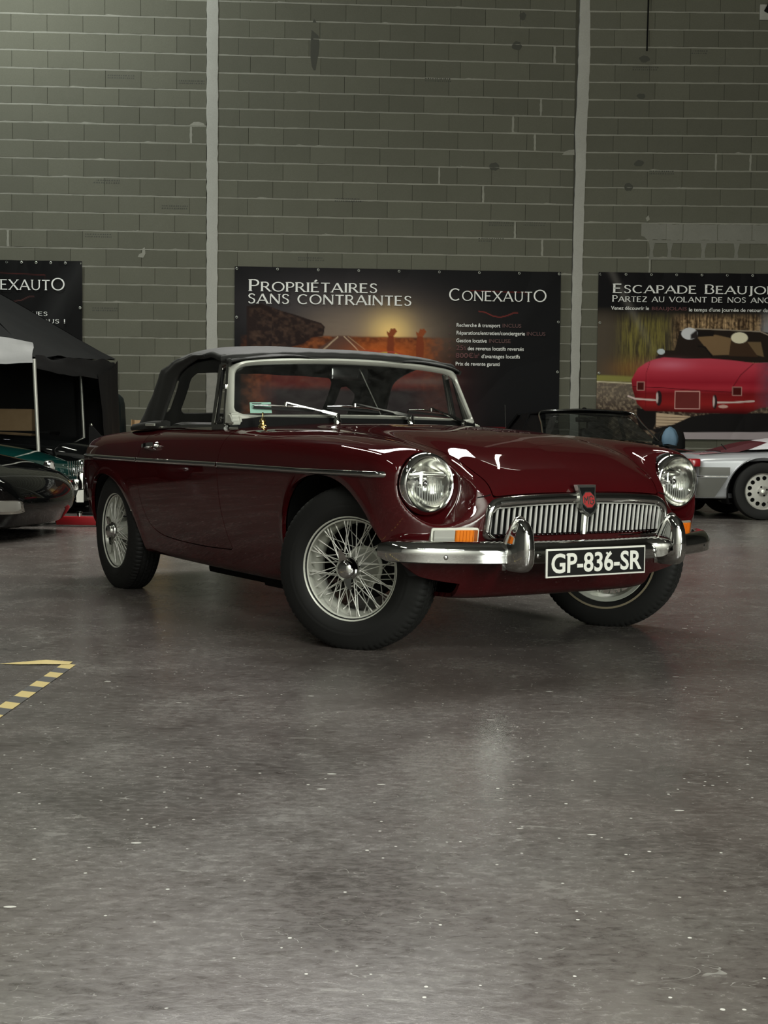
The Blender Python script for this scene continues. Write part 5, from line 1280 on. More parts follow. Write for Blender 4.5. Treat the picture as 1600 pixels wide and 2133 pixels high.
# tail lamps and rear bumper
for s in (-1, 1):
    lathe('tail_lamp', [(-.02, .05), (.0, .048), (.015, .035), (.02, 0)], 'red_lens', CAR, 20).location = (-2.985, s * .60, .60)
    CAR.children[-1].rotation_euler = (0, 0, PI)
rb = spl([(-2.78, -.745), (-2.92, -.70), (-3.03, -.58), (-3.09, -.3), (-3.10, 0), (-3.09, .3), (-3.03, .58), (-2.92, .70), (-2.78, .745)], 5)
sweep('rear_bumper', [(x, y, .46) for x, y in rb], [(-.02, .035), (.01, .03), (.02, 0), (.018, -.035), (-.02, -.035)], 'chrome', CAR, side=-1)

# ------------------------------------------------------------------ soft top
ht = empty('soft_top', parent=CAR)
XH = np.array([-1.05, -1.10, -1.20, -1.32, -1.52, -1.72, -1.88, -1.98, -2.04, -2.10, -2.17, -2.28])   # along the centre line
ZC = np.array([1.152, 1.170, 1.192, 1.208, 1.224, 1.229, 1.219, 1.186, 1.10, 1.01, .93, .846])
XE = np.array([-1.12, -1.15, -1.22, -1.35, -1.52, -1.70, -1.86, -1.985, -2.04, -2.10, -2.18, -2.27])   # along the side edge (shoulder)
ZE = np.array([1.116, 1.131, 1.147, 1.163, 1.169, 1.162, 1.140, 1.110, 1.05, .985, .91, .835])
YE = np.array([.620, .618, .614, .610, .607, .603, .598, .594, .594, .596, .600, .605])
NU, NV = 60, 41
tk = np.linspace(0, 1, len(XH)); tu = np.linspace(0, 1, NU)
xc, zc_, xe, ze, ye = [pchip(tk, q, tu) for q in (XH, ZC, XE, ZE, YE)]
def top_pt(i, v):
    a = abs(v); k = a ** 4.2; kk = 1 - (1 - a ** 5) * 1
    y = math.copysign(ye[i] * (a * .99 + .01 * a ** 3), v)
    wr_ = .0022 * math.sin(14 * v + .35 * i) * math.sin(.5 * i + 3 * v) + .003 * math.sin(.9 * i) * a ** 4
    return np.array([xc[i] + (xe[i] - xc[i]) * k, y, zc_[i] + (ze[i] - zc_[i]) * (k * .75 + .25 * a ** 8) + wr_])
vv = np.linspace(-1, 1, NV)
V = np.array([top_pt(i, v) for i in range(NU) for v in vv])
F = [(i * NV + j, i * NV + j + 1, (i + 1) * NV + j + 1, (i + 1) * NV + j) for i in range(NU - 1) for j in range(NV - 1)]
# rear windows cut out of the fabric (in the u,v parameters)
UVp = np.array([(i / (NU - 1), v) for i in range(NU) for v in vv])
wins = [round_poly([(.705, -.70), (.925, -.70), (.925, .70), (.705, .70)], .04, 4), round_poly([(.715, .80), (.92, .79), (.92, .97), (.76, .97)], .03, 4), round_poly([(.715, -.80), (.76, -.97), (.92, -.97), (.92, -.79)], .03, 4)]
fld = np.minimum.reduce([poly_sd(w, UVp[:, 0], UVp[:, 1]) for w in wins])
def grid_normals(V, nu, nv):
    G = V.reshape(nu, nv, 3); n = np.cross(np.gradient(G, axis=1), np.gradient(G, axis=0)); n /= np.linalg.norm(n, axis=2, keepdims=True); n = n.reshape(-1, 3)
    return n
Nn = grid_normals(V, NU, NV)
if Nn[NV * 20 + 20][2] < 0: Nn = -Nn; 
_q = F[20 * (NV - 1) + 20]; _c = np.cross(V[_q[1]] - V[_q[0]], V[_q[2]] - V[_q[0]])
if _c[2] < 0: F = [f_[::-1] for f_ in F]
v1, f1, n1 = clip(V, F, Nn, fld); v1, f1, n1 = lip(v1, f1, n1, .006)
mesh('fabric_roof', v1, f1, 'soft_top', ht, smooth=True, normals=n1)
# headlining so the inside reads dark
v2, f2, n2 = clip(V - Nn * .010, F, Nn, fld); mesh('headlining', v2, [f_[::-1] for f_ in f2], 'matt_black', ht, smooth=True)
for w in wins:
    f0 = -poly_sd(w, UVp[:, 0], UVp[:, 1]) + .006; v3, f3, n3 = clip(V - Nn * .004, F, Nn, f0); mesh('rear_window', v3, f3, 'vinyl_window', ht, smooth=True)
# side flaps: drip edge over the door glass and the broad rear quarter
for s in (-1, 1):
    E_ = [top_pt(i, s) for i in range(NU)]
    low = []
    for i in range(NU):
        x = E_[i][0]
        d = np.interp(tu[i], [0, .1, .30, .50, .58, .66, .74, 1.0], [.012, .020, .030, .045, .060, .10, .14, .16])
        p_ = E_[i].copy()
        if tu[i] < .52: p_[2] -= d; p_[1] += s * .006
        low.append(p_)
    # quarter panel inner edge (towards the door glass)
    VS = []; FS = []; ni = NU
    q_in = spl([(-1.40, .609, 1.151), (-1.50, .609, 1.145), (-1.648, .610, 1.112), (-1.729, .610, 1.075), (-1.775, .616, 1.012), (-1.815, .624, .948), (-1.865, .634, .866), (-1.875, .640, .832)], 8)
    q_out = [E_[int(i)] for i in np.linspace(int(NU * .30), NU - 1, len(q_in))]
    R_ = 9
    for a, b_ in zip(q_out, q_in):
        b3 = np.array([b_[0], s * b_[1], b_[2]])
        for k in range(R_):
            t = k / (R_ - 1); p_ = a + (b3 - a) * t; bul = math.sin(PI * t)
            p_ = p_ + np.array([.004 * math.sin(7 * t + a[2] * 22) * bul, s * (.012 * bul + .004 * math.sin(9 * t + 14 * a[2]) * bul), 0]); VS.append(p_)
    for i in range(len(q_in) - 1):
        for k in range(R_ - 1): FS.append((i * R_ + k, i * R_ + k + 1, (i + 1) * R_ + k + 1, (i + 1) * R_ + k))
    o = mesh('quarter_panel', VS, FS, 'soft_top', ht, smooth=True); md = o.modifiers.new('s', 'SOLIDIFY'); md.thickness = .008; md.offset = 0
    dr = [E_[i] for i in range(0, int(NU * .50))]
    sweep('drip_edge', [p_ + np.array([0, s * .000, -.004]) for p_ in dr], [(-.004, .010), (.006, .004), (.008, -.010), (.003, -.017), (-.004, -.016)], 'soft_top', ht, side=(-1 if s < 0 else 1), auto=60)
# header roll above the screen
hd = [scr(u, 1.0) + np.array([.006, 0, .020]) for u in np.linspace(-1.02, 1.02, 41)]
hd = [p_ + np.array([0, 0, .004 * math.sin(i * 1.7) * .35]) for i, p_ in enumerate(hd)]
sweep('header_flap', hd, [(-.055, .006), (-.02, .014), (.010, .012), (.020, 0), (.016, -.016), (.004, -.020), (-.04, -.014)], 'soft_top', ht, side=1, auto=70)
# base of the folded fabric at the rear quarter
for s in (-1, 1):
    pr_ = spl([(-1.84, .635, .846), (-1.96, .66, .842), (-2.14, .655, .834), (-2.27, .600, .836), (-2.32, .45, .846), (-2.33, .2, .852), (-2.33, 0, .853)], 6)
    sweep('base_roll', [(x, s * y, z) for x, y, z in pr_], [(-.032, -.014), (.026, -.020), (.032, -.004), (.020, .014), (-.01, .020), (-.034, .012)], 'soft_top', ht, side=(-1 if s < 0 else 1), auto=70)
    box('fastener', (-1.885, s * .692, .842), (.075, .010, .012), 'bright_alloy', ht, .003, Matrix.Rotation(-s * .25, 3, 'Z'))

# ------------------------------------------------------------------ interior
bm = bmesh.new()
for c, s_ in (((-1.6, 0, .28), (1.25, 1.22, .02)), ((-1.6, .63, .55), (1.15, .02, .50)), ((-1.6, -.63, .55), (1.15, .02, .50)), ((-2.19, 0, .55), (.02, 1.22, .50))): box_bm(bm, c, s_)
bmobj('cockpit_tub', bm, 'matt_black', CAR)
box('dashboard', (-1.09, 0, .765), (.16, 1.20, .13), 'matt_black', CAR, .03)
for s in (-1, 1):
    se = empty('seat', parent=CAR)
    box('cushion', (-1.62, s * .32, .42), (.50, .46, .16), 'leather', se, .05)
    box('backrest', (-1.93, s * .32, .66), (.15, .46, .40), 'leather', se, .05, None)
sw = empty('steering_wheel', (-1.33, .33, .74), parent=CAR); sw.rotation_euler = (0, math.radians(22), 0)
t = np.linspace(0, 2 * PI, 40, endpoint=False)
tube('wheel_rim', [(0, .185 * math.cos(a), .185 * math.sin(a)) for a in t], .012, 'gloss_black', sw, 8, closed=True, up=(1, 0, 0))
for a in (0, 2.1, 4.2): tube('wheel_spoke', [(0, 0, 0), (0, .18 * math.cos(a + 1.57), .18 * math.sin(a + 1.57))], .006, 'chrome_soft', sw, 6, up=(1, 0, 0))
lathe('wheel_boss', [(-.02, .03), (.02, .03), (.025, 0)], 'gloss_black', sw, 16)
# ================================================================== cars and things in the background
def bg_body(parent, mat, top, width, ends, zb_, arches, crown=.07, res=.03, wz_=None, kt=.06, ke=.14, nose=None, name='body'):
    """top: (x,z) list centre line; width: (x,half width) list; ends: (x rear, x front); arches: [(x,z,r)]"""
    xs = [q[0] for q in top]; lo, hi = min(xs) - .1, max(xs) + .1
    t1 = Tab1(top, lo, hi, blur=.03); w1 = Tab1(width, lo, hi, blur=.04)
    wzt = Tab1(wz_ or [(0, -.06), (.3, -.02), (.5, 0), (.65, 0), (.8, -.03), (1.0, -.10)], 0, 1.2, blur=.02)
    nz = Tab1(nose or [(0, -.06), (.4, 0), (1, 0)], 0, 1.2, blur=.02)
    def g(x, a, z):
        W = w1(x); q = smax((z - t1(x) + crown * (a / W) ** 2.5) * .9, a - W - wzt(z), kt); q = smax(q, (x - ends[1] - nz(z) + .10 * (a / .8) ** 2) * .95, ke); q = smax(q, (ends[0] - x + .06 * (a / .8) ** 2), ke); return smax(q, zb_ - z, .03)
    V, F, Nn = surface_nets(g, ends[0] - .05, ends[1] + .08, max(q[1] for q in width) + .06, zb_ - .06, max(q[1] for q in top) + .06, res)
    _c = np.cross(V[F[:2000, 1]] - V[F[:2000, 0]], V[F[:2000, 2]] - V[F[:2000, 0]])
    if (np.einsum('ij,ij->i', _c, Nn[F[:2000, 0]]) < 0).mean() > .5: F = F[:, ::-1]
    if arches:
        f = np.minimum.reduce([np.hypot(V[:, 0] - a[0], V[:, 2] - a[1]) - a[2] for a in arches]); f = np.where(np.abs(V[:, 1]) > .45, f, 1.0)
        V, F, Nn = clip(V, F, Nn, f); V, F, Nn = lip(V, F, Nn, .05)
        for a in arches:
            for s in (-1, 1):
                tt = np.linspace(-.35, PI + .35, 24); W = float(w1(a[0])) - .02
                vs = [(a[0] + a[2] * math.cos(t), s * d, a[1] + a[2] * math.sin(t)) for d in (W, .42) for t in tt]; mesh('wheel_well', vs, [(i, i + 1, 25 + i, 24 + i) for i in range(23)] + [tuple(range(24, 48))], 'matt_black', parent)
    o = mesh(name, V, F, mat, parent, smooth=True, normals=Nn)
    return g
def probe_y(g, x, z):
    lo, hi = .2, 1.1
    for _ in range(36):
        m_ = (lo + hi) / 2
        if g(np.array([x]), np.array([m_]), np.array([z]))[0] < 0: lo = m_
        else: hi = m_
    return lo
def probe_z(g, x, a):
    lo, hi = .2, 1.3
    for _ in range(36):
        m_ = (lo + hi) / 2
        if g(np.array([x]), np.array([abs(a)]), np.array([m_]))[0] < 0: lo = m_
        else: hi = m_
    return lo
def bg_wheel(parent, x, y, r, out, disc_mat='wheel_silver', holes=0):
    w = empty('wheel', (x, y, r), PI / 2 * out, parent=parent)
    lathe('tyre', [(-.07, r * .64), (-.09, r * .80), (-.075, r * .97), (-.04, r), (.04, r), (.075, r * .97), (.09, r * .80), (.07, r * .64)], 'rubber', w, 56)
    if holes:
        R = r * .655; bm = bmesh.new(); ring_n = 72
        # dished disc with a ring of round holes: built as annulus cells around each hole
        lathe('rim', [(.045, R * .90), (.060, R * .97), (.070, R), (.055, R), (-.06, R * .97), (-.06, R * .8)], disc_mat, w, 64)
        rh = R * .115; rc = R * .70
        xs = np.linspace(-R * .93, R * .93, 90); G = np.array([(a, b_) for a in xs for b_ in xs]); n = 90
        rr = np.hypot(G[:, 0], G[:, 1]); V = np.stack([.050 - .010 * (rr / R) ** 2 + .012 * np.exp(-(rr / (R * .22)) ** 4), G[:, 0], G[:, 1]], 1)
        F = [(i * n + j, i * n + j + 1, (i + 1) * n + j + 1, (i + 1) * n + j) for i in range(n - 1) for j in range(n - 1)]
        fld = R * .92 - rr
        for k in range(holes): fld = np.minimum(fld, np.hypot(G[:, 0] - rc * math.cos(2 * PI * k / holes), G[:, 1] - rc * math.sin(2 * PI * k / holes)) - rh)
        for k in range(4): fld = np.minimum(fld, np.hypot(G[:, 0] - R * .24 * math.cos(PI / 2 * k + .35), G[:, 1] - R * .24 * math.sin(PI / 2 * k + .35)) - R * .055)
        Nn = np.tile([1.0, 0, 0], (len(V), 1)); V2, F2, N2 = clip(V, F, Nn, fld); V2, F2, N2 = lip(V2, F2, N2, .02); mesh('wheel_disc', V2, F2, disc_mat, w)
        lathe('hub_cap', [(.055, R * .10), (.064, R * .09), (.066, 0)], 'bright_alloy', w, 20)
        lathe('brake_back', [(.0, R * .92), (.0, 0)], 'matt_black', w, 24)
    else:
        lathe('wheel_disc', [(.07, r * .64), (.06, r * .60), (.03, r * .55), (.045, r * .25), (.06, r * .12), (.06, 0)], disc_mat, w, 40)
    return w
def lamp_pod(parent, loc, r, rz=0, name='headlamp'):
    e = empty(name, loc, rz, parent=parent)
    lathe('lamp_rim', [(-.05, r * 1.02), (-.01, r * 1.12), (.01, r * 1.02), (.0, r * .95)], 'chrome', e, 32)
    lathe('lens', [(.0, r * .97), (.015, r * .7), (.025, r * .3), (.027, 0)], 'clear_lens', e, 32); return e

# --- nearest left: low black wedge-nosed coupe, nose to the right
c1 = empty('black_coupe', (-4.01, 10.55, 0), math.radians(-3), 'low glossy black wedge-nosed coupe at the left edge with an amber and clear corner lamp', 'car')
g1_ = bg_body(c1, 'black_paint', [(-3.1, .80), (-2.6, .86), (-2.0, .90), (-.9, .86), (-.3, .80), (.3, .735), (.8, .655), (1.1, .575), (1.28, .50), (1.40, .41)], [(-3.1, .80), (-1, .90), (.5, .90), (1.1, .86), (1.45, .78)], (-2.95, 1.42), .10, [(-2.2, .30, .36), (.35, .30, .36)], .05, .03, nose=[(0, -.16), (.12, -.10), (.25, -.01), (.40, 0), (.6, -.05)])
for xx in (-2.2, .35):
    for s in (-1, 1): bg_wheel(c1, xx, s * .80, .31, s, 'dark_chrome')
def onside(g, s): return lambda u, v, d: (u, s * (probe_y(g, u, v) + d), v)
cl = empty('corner_lamp', parent=c1)
def cl_part(nm, x0, x1, z0, z1, mt, d_):
    n, m_ = 14, 8; os1 = onside(g1_, -1); vs = []; xc_, zc1 = (x0 + x1) / 2, (z0 + z1) / 2; rx, rz_ = (x1 - x0) / 2, (z1 - z0) / 2
    for lay in (d_, -.01):
        for i in range(n + 1):
            for j in range(m_ + 1):
                u = -1 + 2 * i / n; v = -1 + 2 * j / m_; k = 1 - .10 * (abs(u) ** 6) * (abs(v) ** 6); vs.append(os1(xc_ + rx * u * k, zc1 + rz_ * v * k, lay))
    q = lambda l, i, j: l * (n + 1) * (m_ + 1) + i * (m_ + 1) + j
    fs = [(q(0, i, j), q(0, i + 1, j), q(0, i + 1, j + 1), q(0, i, j + 1)) for i in range(n) for j in range(m_)]
    for i in range(n): fs += [(q(0, i, 0), q(1, i, 0), q(1, i + 1, 0), q(0, i + 1, 0)), (q(0, i, m_), q(0, i + 1, m_), q(1, i + 1, m_), q(1, i, m_))]
    for j in range(m_): fs += [(q(0, 0, j), q(0, 0, j + 1), q(1, 0, j + 1), q(1, 0, j)), (q(0, n, j), q(1, n, j), q(1, n, j + 1), q(0, n, j + 1))]
    bm = bmesh.new(); bv = [bm.verts.new(w) for w in vs]
    for f_ in fs: bm.faces.new([bv[k] for k in f_])
    return bmobj(nm, bm, mt, cl, auto=40)
cl_part('lamp_housing', 1.08, 1.345, .215, .318, 'chrome_soft', .004); cl_part('amber_section', 1.085, 1.165, .235, .312, 'amber_lens', .010); cl_part('clear_section', 1.17, 1.335, .235, .312, 'clear_lens', .012)
# --- second: dark teal car with chrome front
c2 = empty('teal_car', (-4.17, 12.40, 0), math.radians(-3), 'dark teal old car with chrome bumper between the two black cars at left', 'car')
g2_ = bg_body(c2, 'green_paint', [(-3.1, .80), (-2.2, .86), (-1.0, .86), (-.3, .81), (.3, .755), (.7, .695), (1.0, .61), (1.18, .53), (1.33, .44)], [(-3.1, .70), (-1, .78), (.5, .78), (1.0, .74), (1.35, .64)], (-3.0, 1.26), .22, [(-2.2, .30, .35), (.45, .30, .35)], .06, .03)
for xx in (-2.2, .45):
    for s in (-1, 1): bg_wheel(c2, xx, s * .68, .30, s, 'chrome_soft')
lamp_pod(c2, (1.20, -.52, .50), .085); lamp_pod(c2, (1.20, .52, .50), .085)
lamp_pod(c2, (.66, -.58, .70), .055, -1.0, 'spot_lamp')
sweep('bumper', [(1.10, -.74, .36), (1.30, -.62, .37), (1.40, -.3, .37), (1.42, 0, .37), (1.40, .3, .37), (1.30, .62, .37), (1.10, .74, .36)], [(-.02, .05), (.02, .045), (.03, 0), (.02, -.05), (-.02, -.05)], 'chrome', c2)
box('overrider', (1.42, -.34, .38), (.07, .09, .22), 'chrome', c2, .03); box('overrider', (1.42, .34, .38), (.07, .09, .22), 'chrome', c2, .03)
pl2 = box('number_plate', (1.44, -.02, .34), (.012, .46, .16), 'white_vinyl', c2, .004)
gb = empty('grille', parent=c2)
for k in range(9): tube('grille_bar', [(1.29, -.28 + .07 * k, .44), (1.28, -.28 + .07 * k, .58)], .006, 'chrome', gb, 6)
# --- third: big rounded black saloon under the tent
c3 = empty('black_saloon', (-4.40, 14.75, 0), math.radians(-5), 'large rounded glossy black car under the tent, behind the teal car', 'car')
g3_ = bg_body(c3, 'black_paint', [(-3.2, .80), (-2.4, .88), (-1.2, .90), (-.2, .875), (.5, .845), (1.0, .805), (1.40, .745), (1.66, .66), (1.80, .54)], [(-3.2, .76), (-1, .88), (.6, .88), (1.3, .82), (1.8, .70)], (-3.1, 1.74), .20, [(-2.2, .32, .37), (.75, .32, .37)], .05, .03, kt=.12, ke=.2)
for xx in (-2.2, .75):
    for s in (-1, 1): bg_wheel(c3, xx, s * .78, .33, s, 'chrome_soft')
lamp_pod(c3, (1.60, -.60, .60), .09); lamp_pod(c3, (1.60, .60, .60), .09)
cab3 = bg_body(c3, 'black_paint', [(-2.5, .8), (-2.1, 1.10), (-1.5, 1.18), (-1.0, 1.16), (-.6, 1.0), (-.3, .80)], [(-2.5, .6), (-1.5, .66), (-.4, .66)], (-2.45, -.38), .75, [], .05, .04, name='cabin')

# --- red lift arm on the floor behind the roadster's tail
lf = empty('red_lift_arm', (-2.76, 11.80, 0), math.radians(-4), 'red steel lift beam lying on the floor behind the roadster tail', 'car lift')
box('beam', (.03, 0, .05), (.42, .10, .075), 'red_steel', lf, .006); box('upright', (.02, .22, .12), (.08, .08, .12), 'red_steel', lf, .006, Matrix.Rotation(.12, 3, 'Y'))
lathe('bolt', [(0, .022), (.03, .022), (.03, .030), (.045, .026), (.05, 0)], 'chrome', lf, 12, axis='z').location = (.02, .0, .088)
lathe('end_pin', [(0, .02), (.03, .03), (.06, .02), (.07, 0)], 'chrome', lf, 12, axis='x').location = (-.25, -.02, .045); lf.children[-1].rotation_euler = (0, PI, 0)

ws_ = empty('winch_stand', (-3.03, 13.75, 0), 0, 'black stand topped by a chrome ball just behind the roadster tail', 'stand')
prism('stand_plate', [(-.06, 0), (.10, 0), (.16, .80), (.06, .83), (-.02, .92), (-.06, .92)], -.02, .02, lambda u, v, d: (u, d, v), 'matt_black', ws_); lathe('base_foot', [(0, 0), (0, .16), (.02, .16), (.03, .05), (.03, 0)], 'matt_black', ws_, 20, axis='z')
lathe('chrome_ball', [(-.018, 0), (-.013, .013), (0, .018), (.013, .013), (.018, 0)], 'chrome', ws_, 16, axis='z').location = (-.04, 0, .935)
# --- pop-up tent
tn = empty('black_tent', (-4.9, 15.0, 0), 0, 'black fabric pop-up tent with pale grey underside and thin metal poles, at left', 'tent')
def TP(x, y, z): return np.array([x + 4.9, y - 15.0, z])
FR = (-3.58, 13.45, 1.63); BR = (-3.40, 16.60, 1.79); FL = (-6.6, 13.4, 1.9); BL2 = (-6.6, 16.6, 1.95); AP = (-5.3, 15.0, 2.95)
def cloth(nm, cor, nu, nv, sag, mat, seed, fold=.03):
    A_, B_, C_, D_ = [np.array(TP(*q)) for q in cor]; vs = []
    for i in range(nu):
        for j in range(nv):
            u = i / (nu - 1); v = j / (nv - 1); p_ = (A_ * (1 - u) + B_ * u) * (1 - v) + (D_ * (1 - u) + C_ * u) * v
            w = fbm(np.array([u * 5 + seed]), np.array([v * 3 + seed]), seed, 3)[0] - .45; s_ = math.sin(PI * u) * math.sin(PI * v)
            p_ = p_ + np.array([fold * w * .6, fold * w, -sag * s_ + fold * w * (1 + 1.5 * math.sin(9 * u + 5 * v))]); vs.append(p_)
    return mesh(nm, vs, [(i * nv + j, (i + 1) * nv + j, (i + 1) * nv + j + 1, i * nv + j + 1) for i in range(nu - 1) for j in range(nv - 1)], mat, tn, smooth=True)
cloth('roof_panel', [FR, BR, AP, AP], 26, 16, .10, 'tent', 3, .05); cloth('roof_panel', [FL, FR, AP, AP], 26, 16, .10, 'tent', 5, .05); cloth('roof_panel', [BR, BL2, AP, AP], 20, 12, .06, 'tent', 7)
dn = lambda q, z, dx=0, dy=0: (q[0] + dx, q[1] + dy, z)
cloth('valance', [FR, BR, dn(BR, 1.52, .03), dn(FR, 1.50, .02)], 30, 6, 0, 'tent', 9, .06)
cloth('grey_flap', [dn(FL, 2.0, 0, -.05), dn(FR, 1.78, .01, -.06), dn(FR, 1.54, .0, -.08), dn(FL, 1.72, 0, -.08)], 24, 8, .03, 'tent_grey', 12, .07)
cloth('back_curtain', [BR, BL2, dn(BL2, .02), dn(BR, .02)], 40, 8, 0, 'black_cloth', 14, .10)
cloth('side_drape', [dn(BR, 1.60, 0, -.9), dn(BR, 1.70, .02), dn(BR, .02, .10), dn(BR, .02, .05, -.6)], 18, 8, 0, 'black_cloth', 16, .10)
for nm, a, c in (('pole', TP(-3.585, 13.45, 1.60), TP(-3.515, 13.45, .0)), ('pole', TP(-3.785, 16.35, 1.76), TP(-3.70, 16.35, .0)), ('pole', TP(-6.55, 13.45, 1.9), TP(-6.55, 13.45, 0)), ('pole', TP(-6.55, 16.5, 1.9), TP(-6.55, 16.5, 0))):
    tube(nm, [a, c], .019, 'steel_pole', tn, 10)
# cardboard boxes, work table, covered bulk
tb = empty('work_table', (-4.45, 15.95, 0), 0, 'black work table inside the tent under a cardboard box', 'table')
box('table_top', (0, 0, .87), (.9, .5, .03), 'matt_black', tb, .004)
for a in (-.42, .42):
    for c in (-.22, .22): box('leg', (a, c, .43), (.04, .04, .86), 'matt_black', tb, .003)
def carton(label, loc, s, rz, grp=None):
    e = empty('cardboard_box', loc, rz, label, 'box', grp); a, c, h = s
    box('carton', (0, 0, h / 2), (a, c, h), 'cardboard', e, .004); box('tape_seam', (0, 0, h + .0005), (.05, c, .002), 'cream_band', e, 0)
    return e
carton('brown cardboard box inside the dark tent, behind the front tent pole', (-4.45, 15.9, .886), (.44, .3, .262), .02)
bx2 = empty('cardboard_box', (-3.09, 17.45, 0), .1, 'open cardboard box with yellow contents by the block wall, behind the soft top', 'box')
for c_, s_, nm in (((0, -.2, .44), (.5, .008, .88), 'front_panel'), ((0, .2, .5), (.5, .008, 1.0), 'back_panel'), ((-.25, 0, .5), (.008, .4, 1.0), 'side_panel'), ((.25, 0, .5), (.008, .4, 1.0), 'side_panel'), ((0, 0, .01), (.5, .4, .01), 'base_panel')): box(nm, c_, s_, 'cardboard', bx2, .002)
bx2.scale = (1, 1, 1.06)
tube('yellow_cable_coil', [(.08 + .02 * k / 24 + .10 * math.cos(k * .55), -.05 + .03 * math.sin(k), .99 + .05 * math.sin(k * .55)) for k in range(48)], .016, 'yellow_plastic', bx2, 8)
box('yellow_case', (.05, -.02, .70), (.36, .30, .5), 'yellow_plastic', bx2, .02)
cv = empty('covered_machine', (-3.73, 17.25, 0), 0, 'tall machine under a dark teal cover beside the tent', 'covered machine')
bm = bmesh.new(); rows = []
for z, k in ((0, 1.0), (.5, 1.0), (1.0, .98), (1.25, .96), (1.34, .90), (1.39, .75), (1.41, .3)):
    r = []
    for i in range(40):
        t = 2 * PI * i / 40; c, s_ = math.cos(t), math.sin(t); q = .03 * math.sin(i * 2.2) * (1.1 - z / 1.4)
        r.append(bm.verts.new(((.31 * k + q) * math.copysign(abs(c) ** .5, c), (.30 * k + q) * math.copysign(abs(s_) ** .5, s_), z)))
    rows.append(r)
for a, b_ in zip(rows, rows[1:]):
    for i in range(40): bm.faces.new([a[i], a[(i + 1) % 40], b_[(i + 1) % 40], b_[i]])
bm.faces.new(rows[-1]); bmobj('cover', bm, 'teal_cloth', cv, auto=70)

# --- right: black closed car facing the camera
c4 = empty('black_hardtop_car', (2.80, 16.28, 0), math.radians(-77), 'black hardtop car with chrome edged windscreen behind the roadster bonnet', 'car')
g4_ = bg_body(c4, 'black_paint', [(-2.6, .74), (-1.8, .84), (-.9, .86), (-.2, .82), (.5, .76), (1.0, .70), (1.3, .60)], [(-2.3, .74), (-1, .82), (.6, .82), (1.1, .74)], (-2.1, .85), .20, [(-1.5, .31, .36), (.55, .31, .36)], .05, .035)
for xx in (-1.5, .55):
    for s in (-1, 1): bg_wheel(c4, xx, s * .76, .31, s, 'dark_chrome')
gh = empty('greenhouse', parent=c4)
WS = [(-.28, -.70, .82), (-.28, .70, .82), (-.80, .52, 1.16), (-.80, -.52, 1.16)]
RW = [(-1.95, -.60, .84), (-1.95, .60, .84), (-1.62, .54, 1.17), (-1.62, -.54, 1.17)]
def dense_quad(nm, q, mat, par, n=10, bow=(0, 0, 0)):
    q = [np.array(p_, float) for p_ in q]; vs = []
    for i in range(n + 1):
        for j in range(n + 1):
            u, v = i / n, j / n; vs.append((q[0] * (1 - u) + q[1] * u) * (1 - v) + (q[3] * (1 - u) + q[2] * u) * v + np.array(bow) * (1 - (2 * u - 1) ** 2))
    return mesh(nm, vs, [(i * (n + 1) + j, (i + 1) * (n + 1) + j, (i + 1) * (n + 1) + j + 1, i * (n + 1) + j + 1) for i in range(n) for j in range(n)], mat, par, smooth=True)
dense_quad('windscreen', WS, 'dark_glass', gh, 10, (.06, 0, .01)); dense_quad('rear_window', RW, 'dark_glass', gh, 8, (-.04, 0, 0))
tube('screen_trim', spl([(-.27, -.73, .82), (-.55, -.66, 1.02), (-.77, -.595, 1.18), (-.745, -.3, 1.205), (-.735, 0, 1.212), (-.745, .3, 1.205), (-.77, .595, 1.18), (-.55, .66, 1.02), (-.27, .73, .82)], 6), .010, 'chrome', gh, 8)
rf = [(-.80, -.60, 1.185), (-.80, .60, 1.185), (-1.64, .56, 1.165), (-1.64, -.56, 1.165)]
dense_quad('hard_top', rf, 'matt_black', gh, 10, (0, 0, .045)).modifiers.new('s', 'SOLIDIFY').thickness = .03
for s in (-1, 1):
    sweep('rear_pillar', [(-1.55, s * .57, 1.165), (-1.78, s * .63, 1.02), (-1.98, s * .68, .84)], [(-.015, -.10), (.015, -.10), (.015, .06), (-.015, .06)], 'matt_black', gh, up=(1, 0, .6))
    sweep('door_pillar', [(-1.20, s * .60, 1.17), (-1.22, s * .70, .84)], [(-.012, -.03), (.012, -.03), (.012, .03), (-.012, .03)], 'matt_black', gh, up=(1, 0, .1))
    mesh('side_glass', [(-.40, s * .73, .83), (-1.9, s * .70, .84), (-1.60, s * .585, 1.16), (-.84, s * .56, 1.165)], [(0, 1, 2, 3)], 'matt_black' if s < 0 else 'dark_glass', gh)
    mr = empty('door_mirror', (-.42, s * .88, .875), parent=c4); lathe('mirror_shell', [(-.05, 0), (-.045, .04), (-.02, .062), (.02, .066), (.03, .06)], 'gloss_black', mr, 20, axis='x'); box('mirror_arm', (0, -s * .07, -.035), (.03, .12, .02), 'matt_black', mr, .004)
    st_ = empty('seat', parent=c4); box('seat_back', (-1.35, s * .36, .74), (.12, .44, .5), 'leather', st_, .05); box('headrest', (-1.37, s * .36, 1.04), (.08, .24, .13), 'leather', st_, .03)
box('interior_mirror', (-.80, 0, 1.09), (.03, .26, .06), 'matt_black', c4, .012); lathe('roof_aerial_base', [(0, .03), (.03, .026), (.04, .01), (.04, 0)], 'matt_black', c4, 14, axis='z').location = (-1.1, .1, 1.215)
tube('aerial', [(-1.9, -.66, .84), (-1.95, -.66, 1.30)], .004, 'chrome_soft', c4, 6); c4.scale = (1.06, 1.06, 1.02)
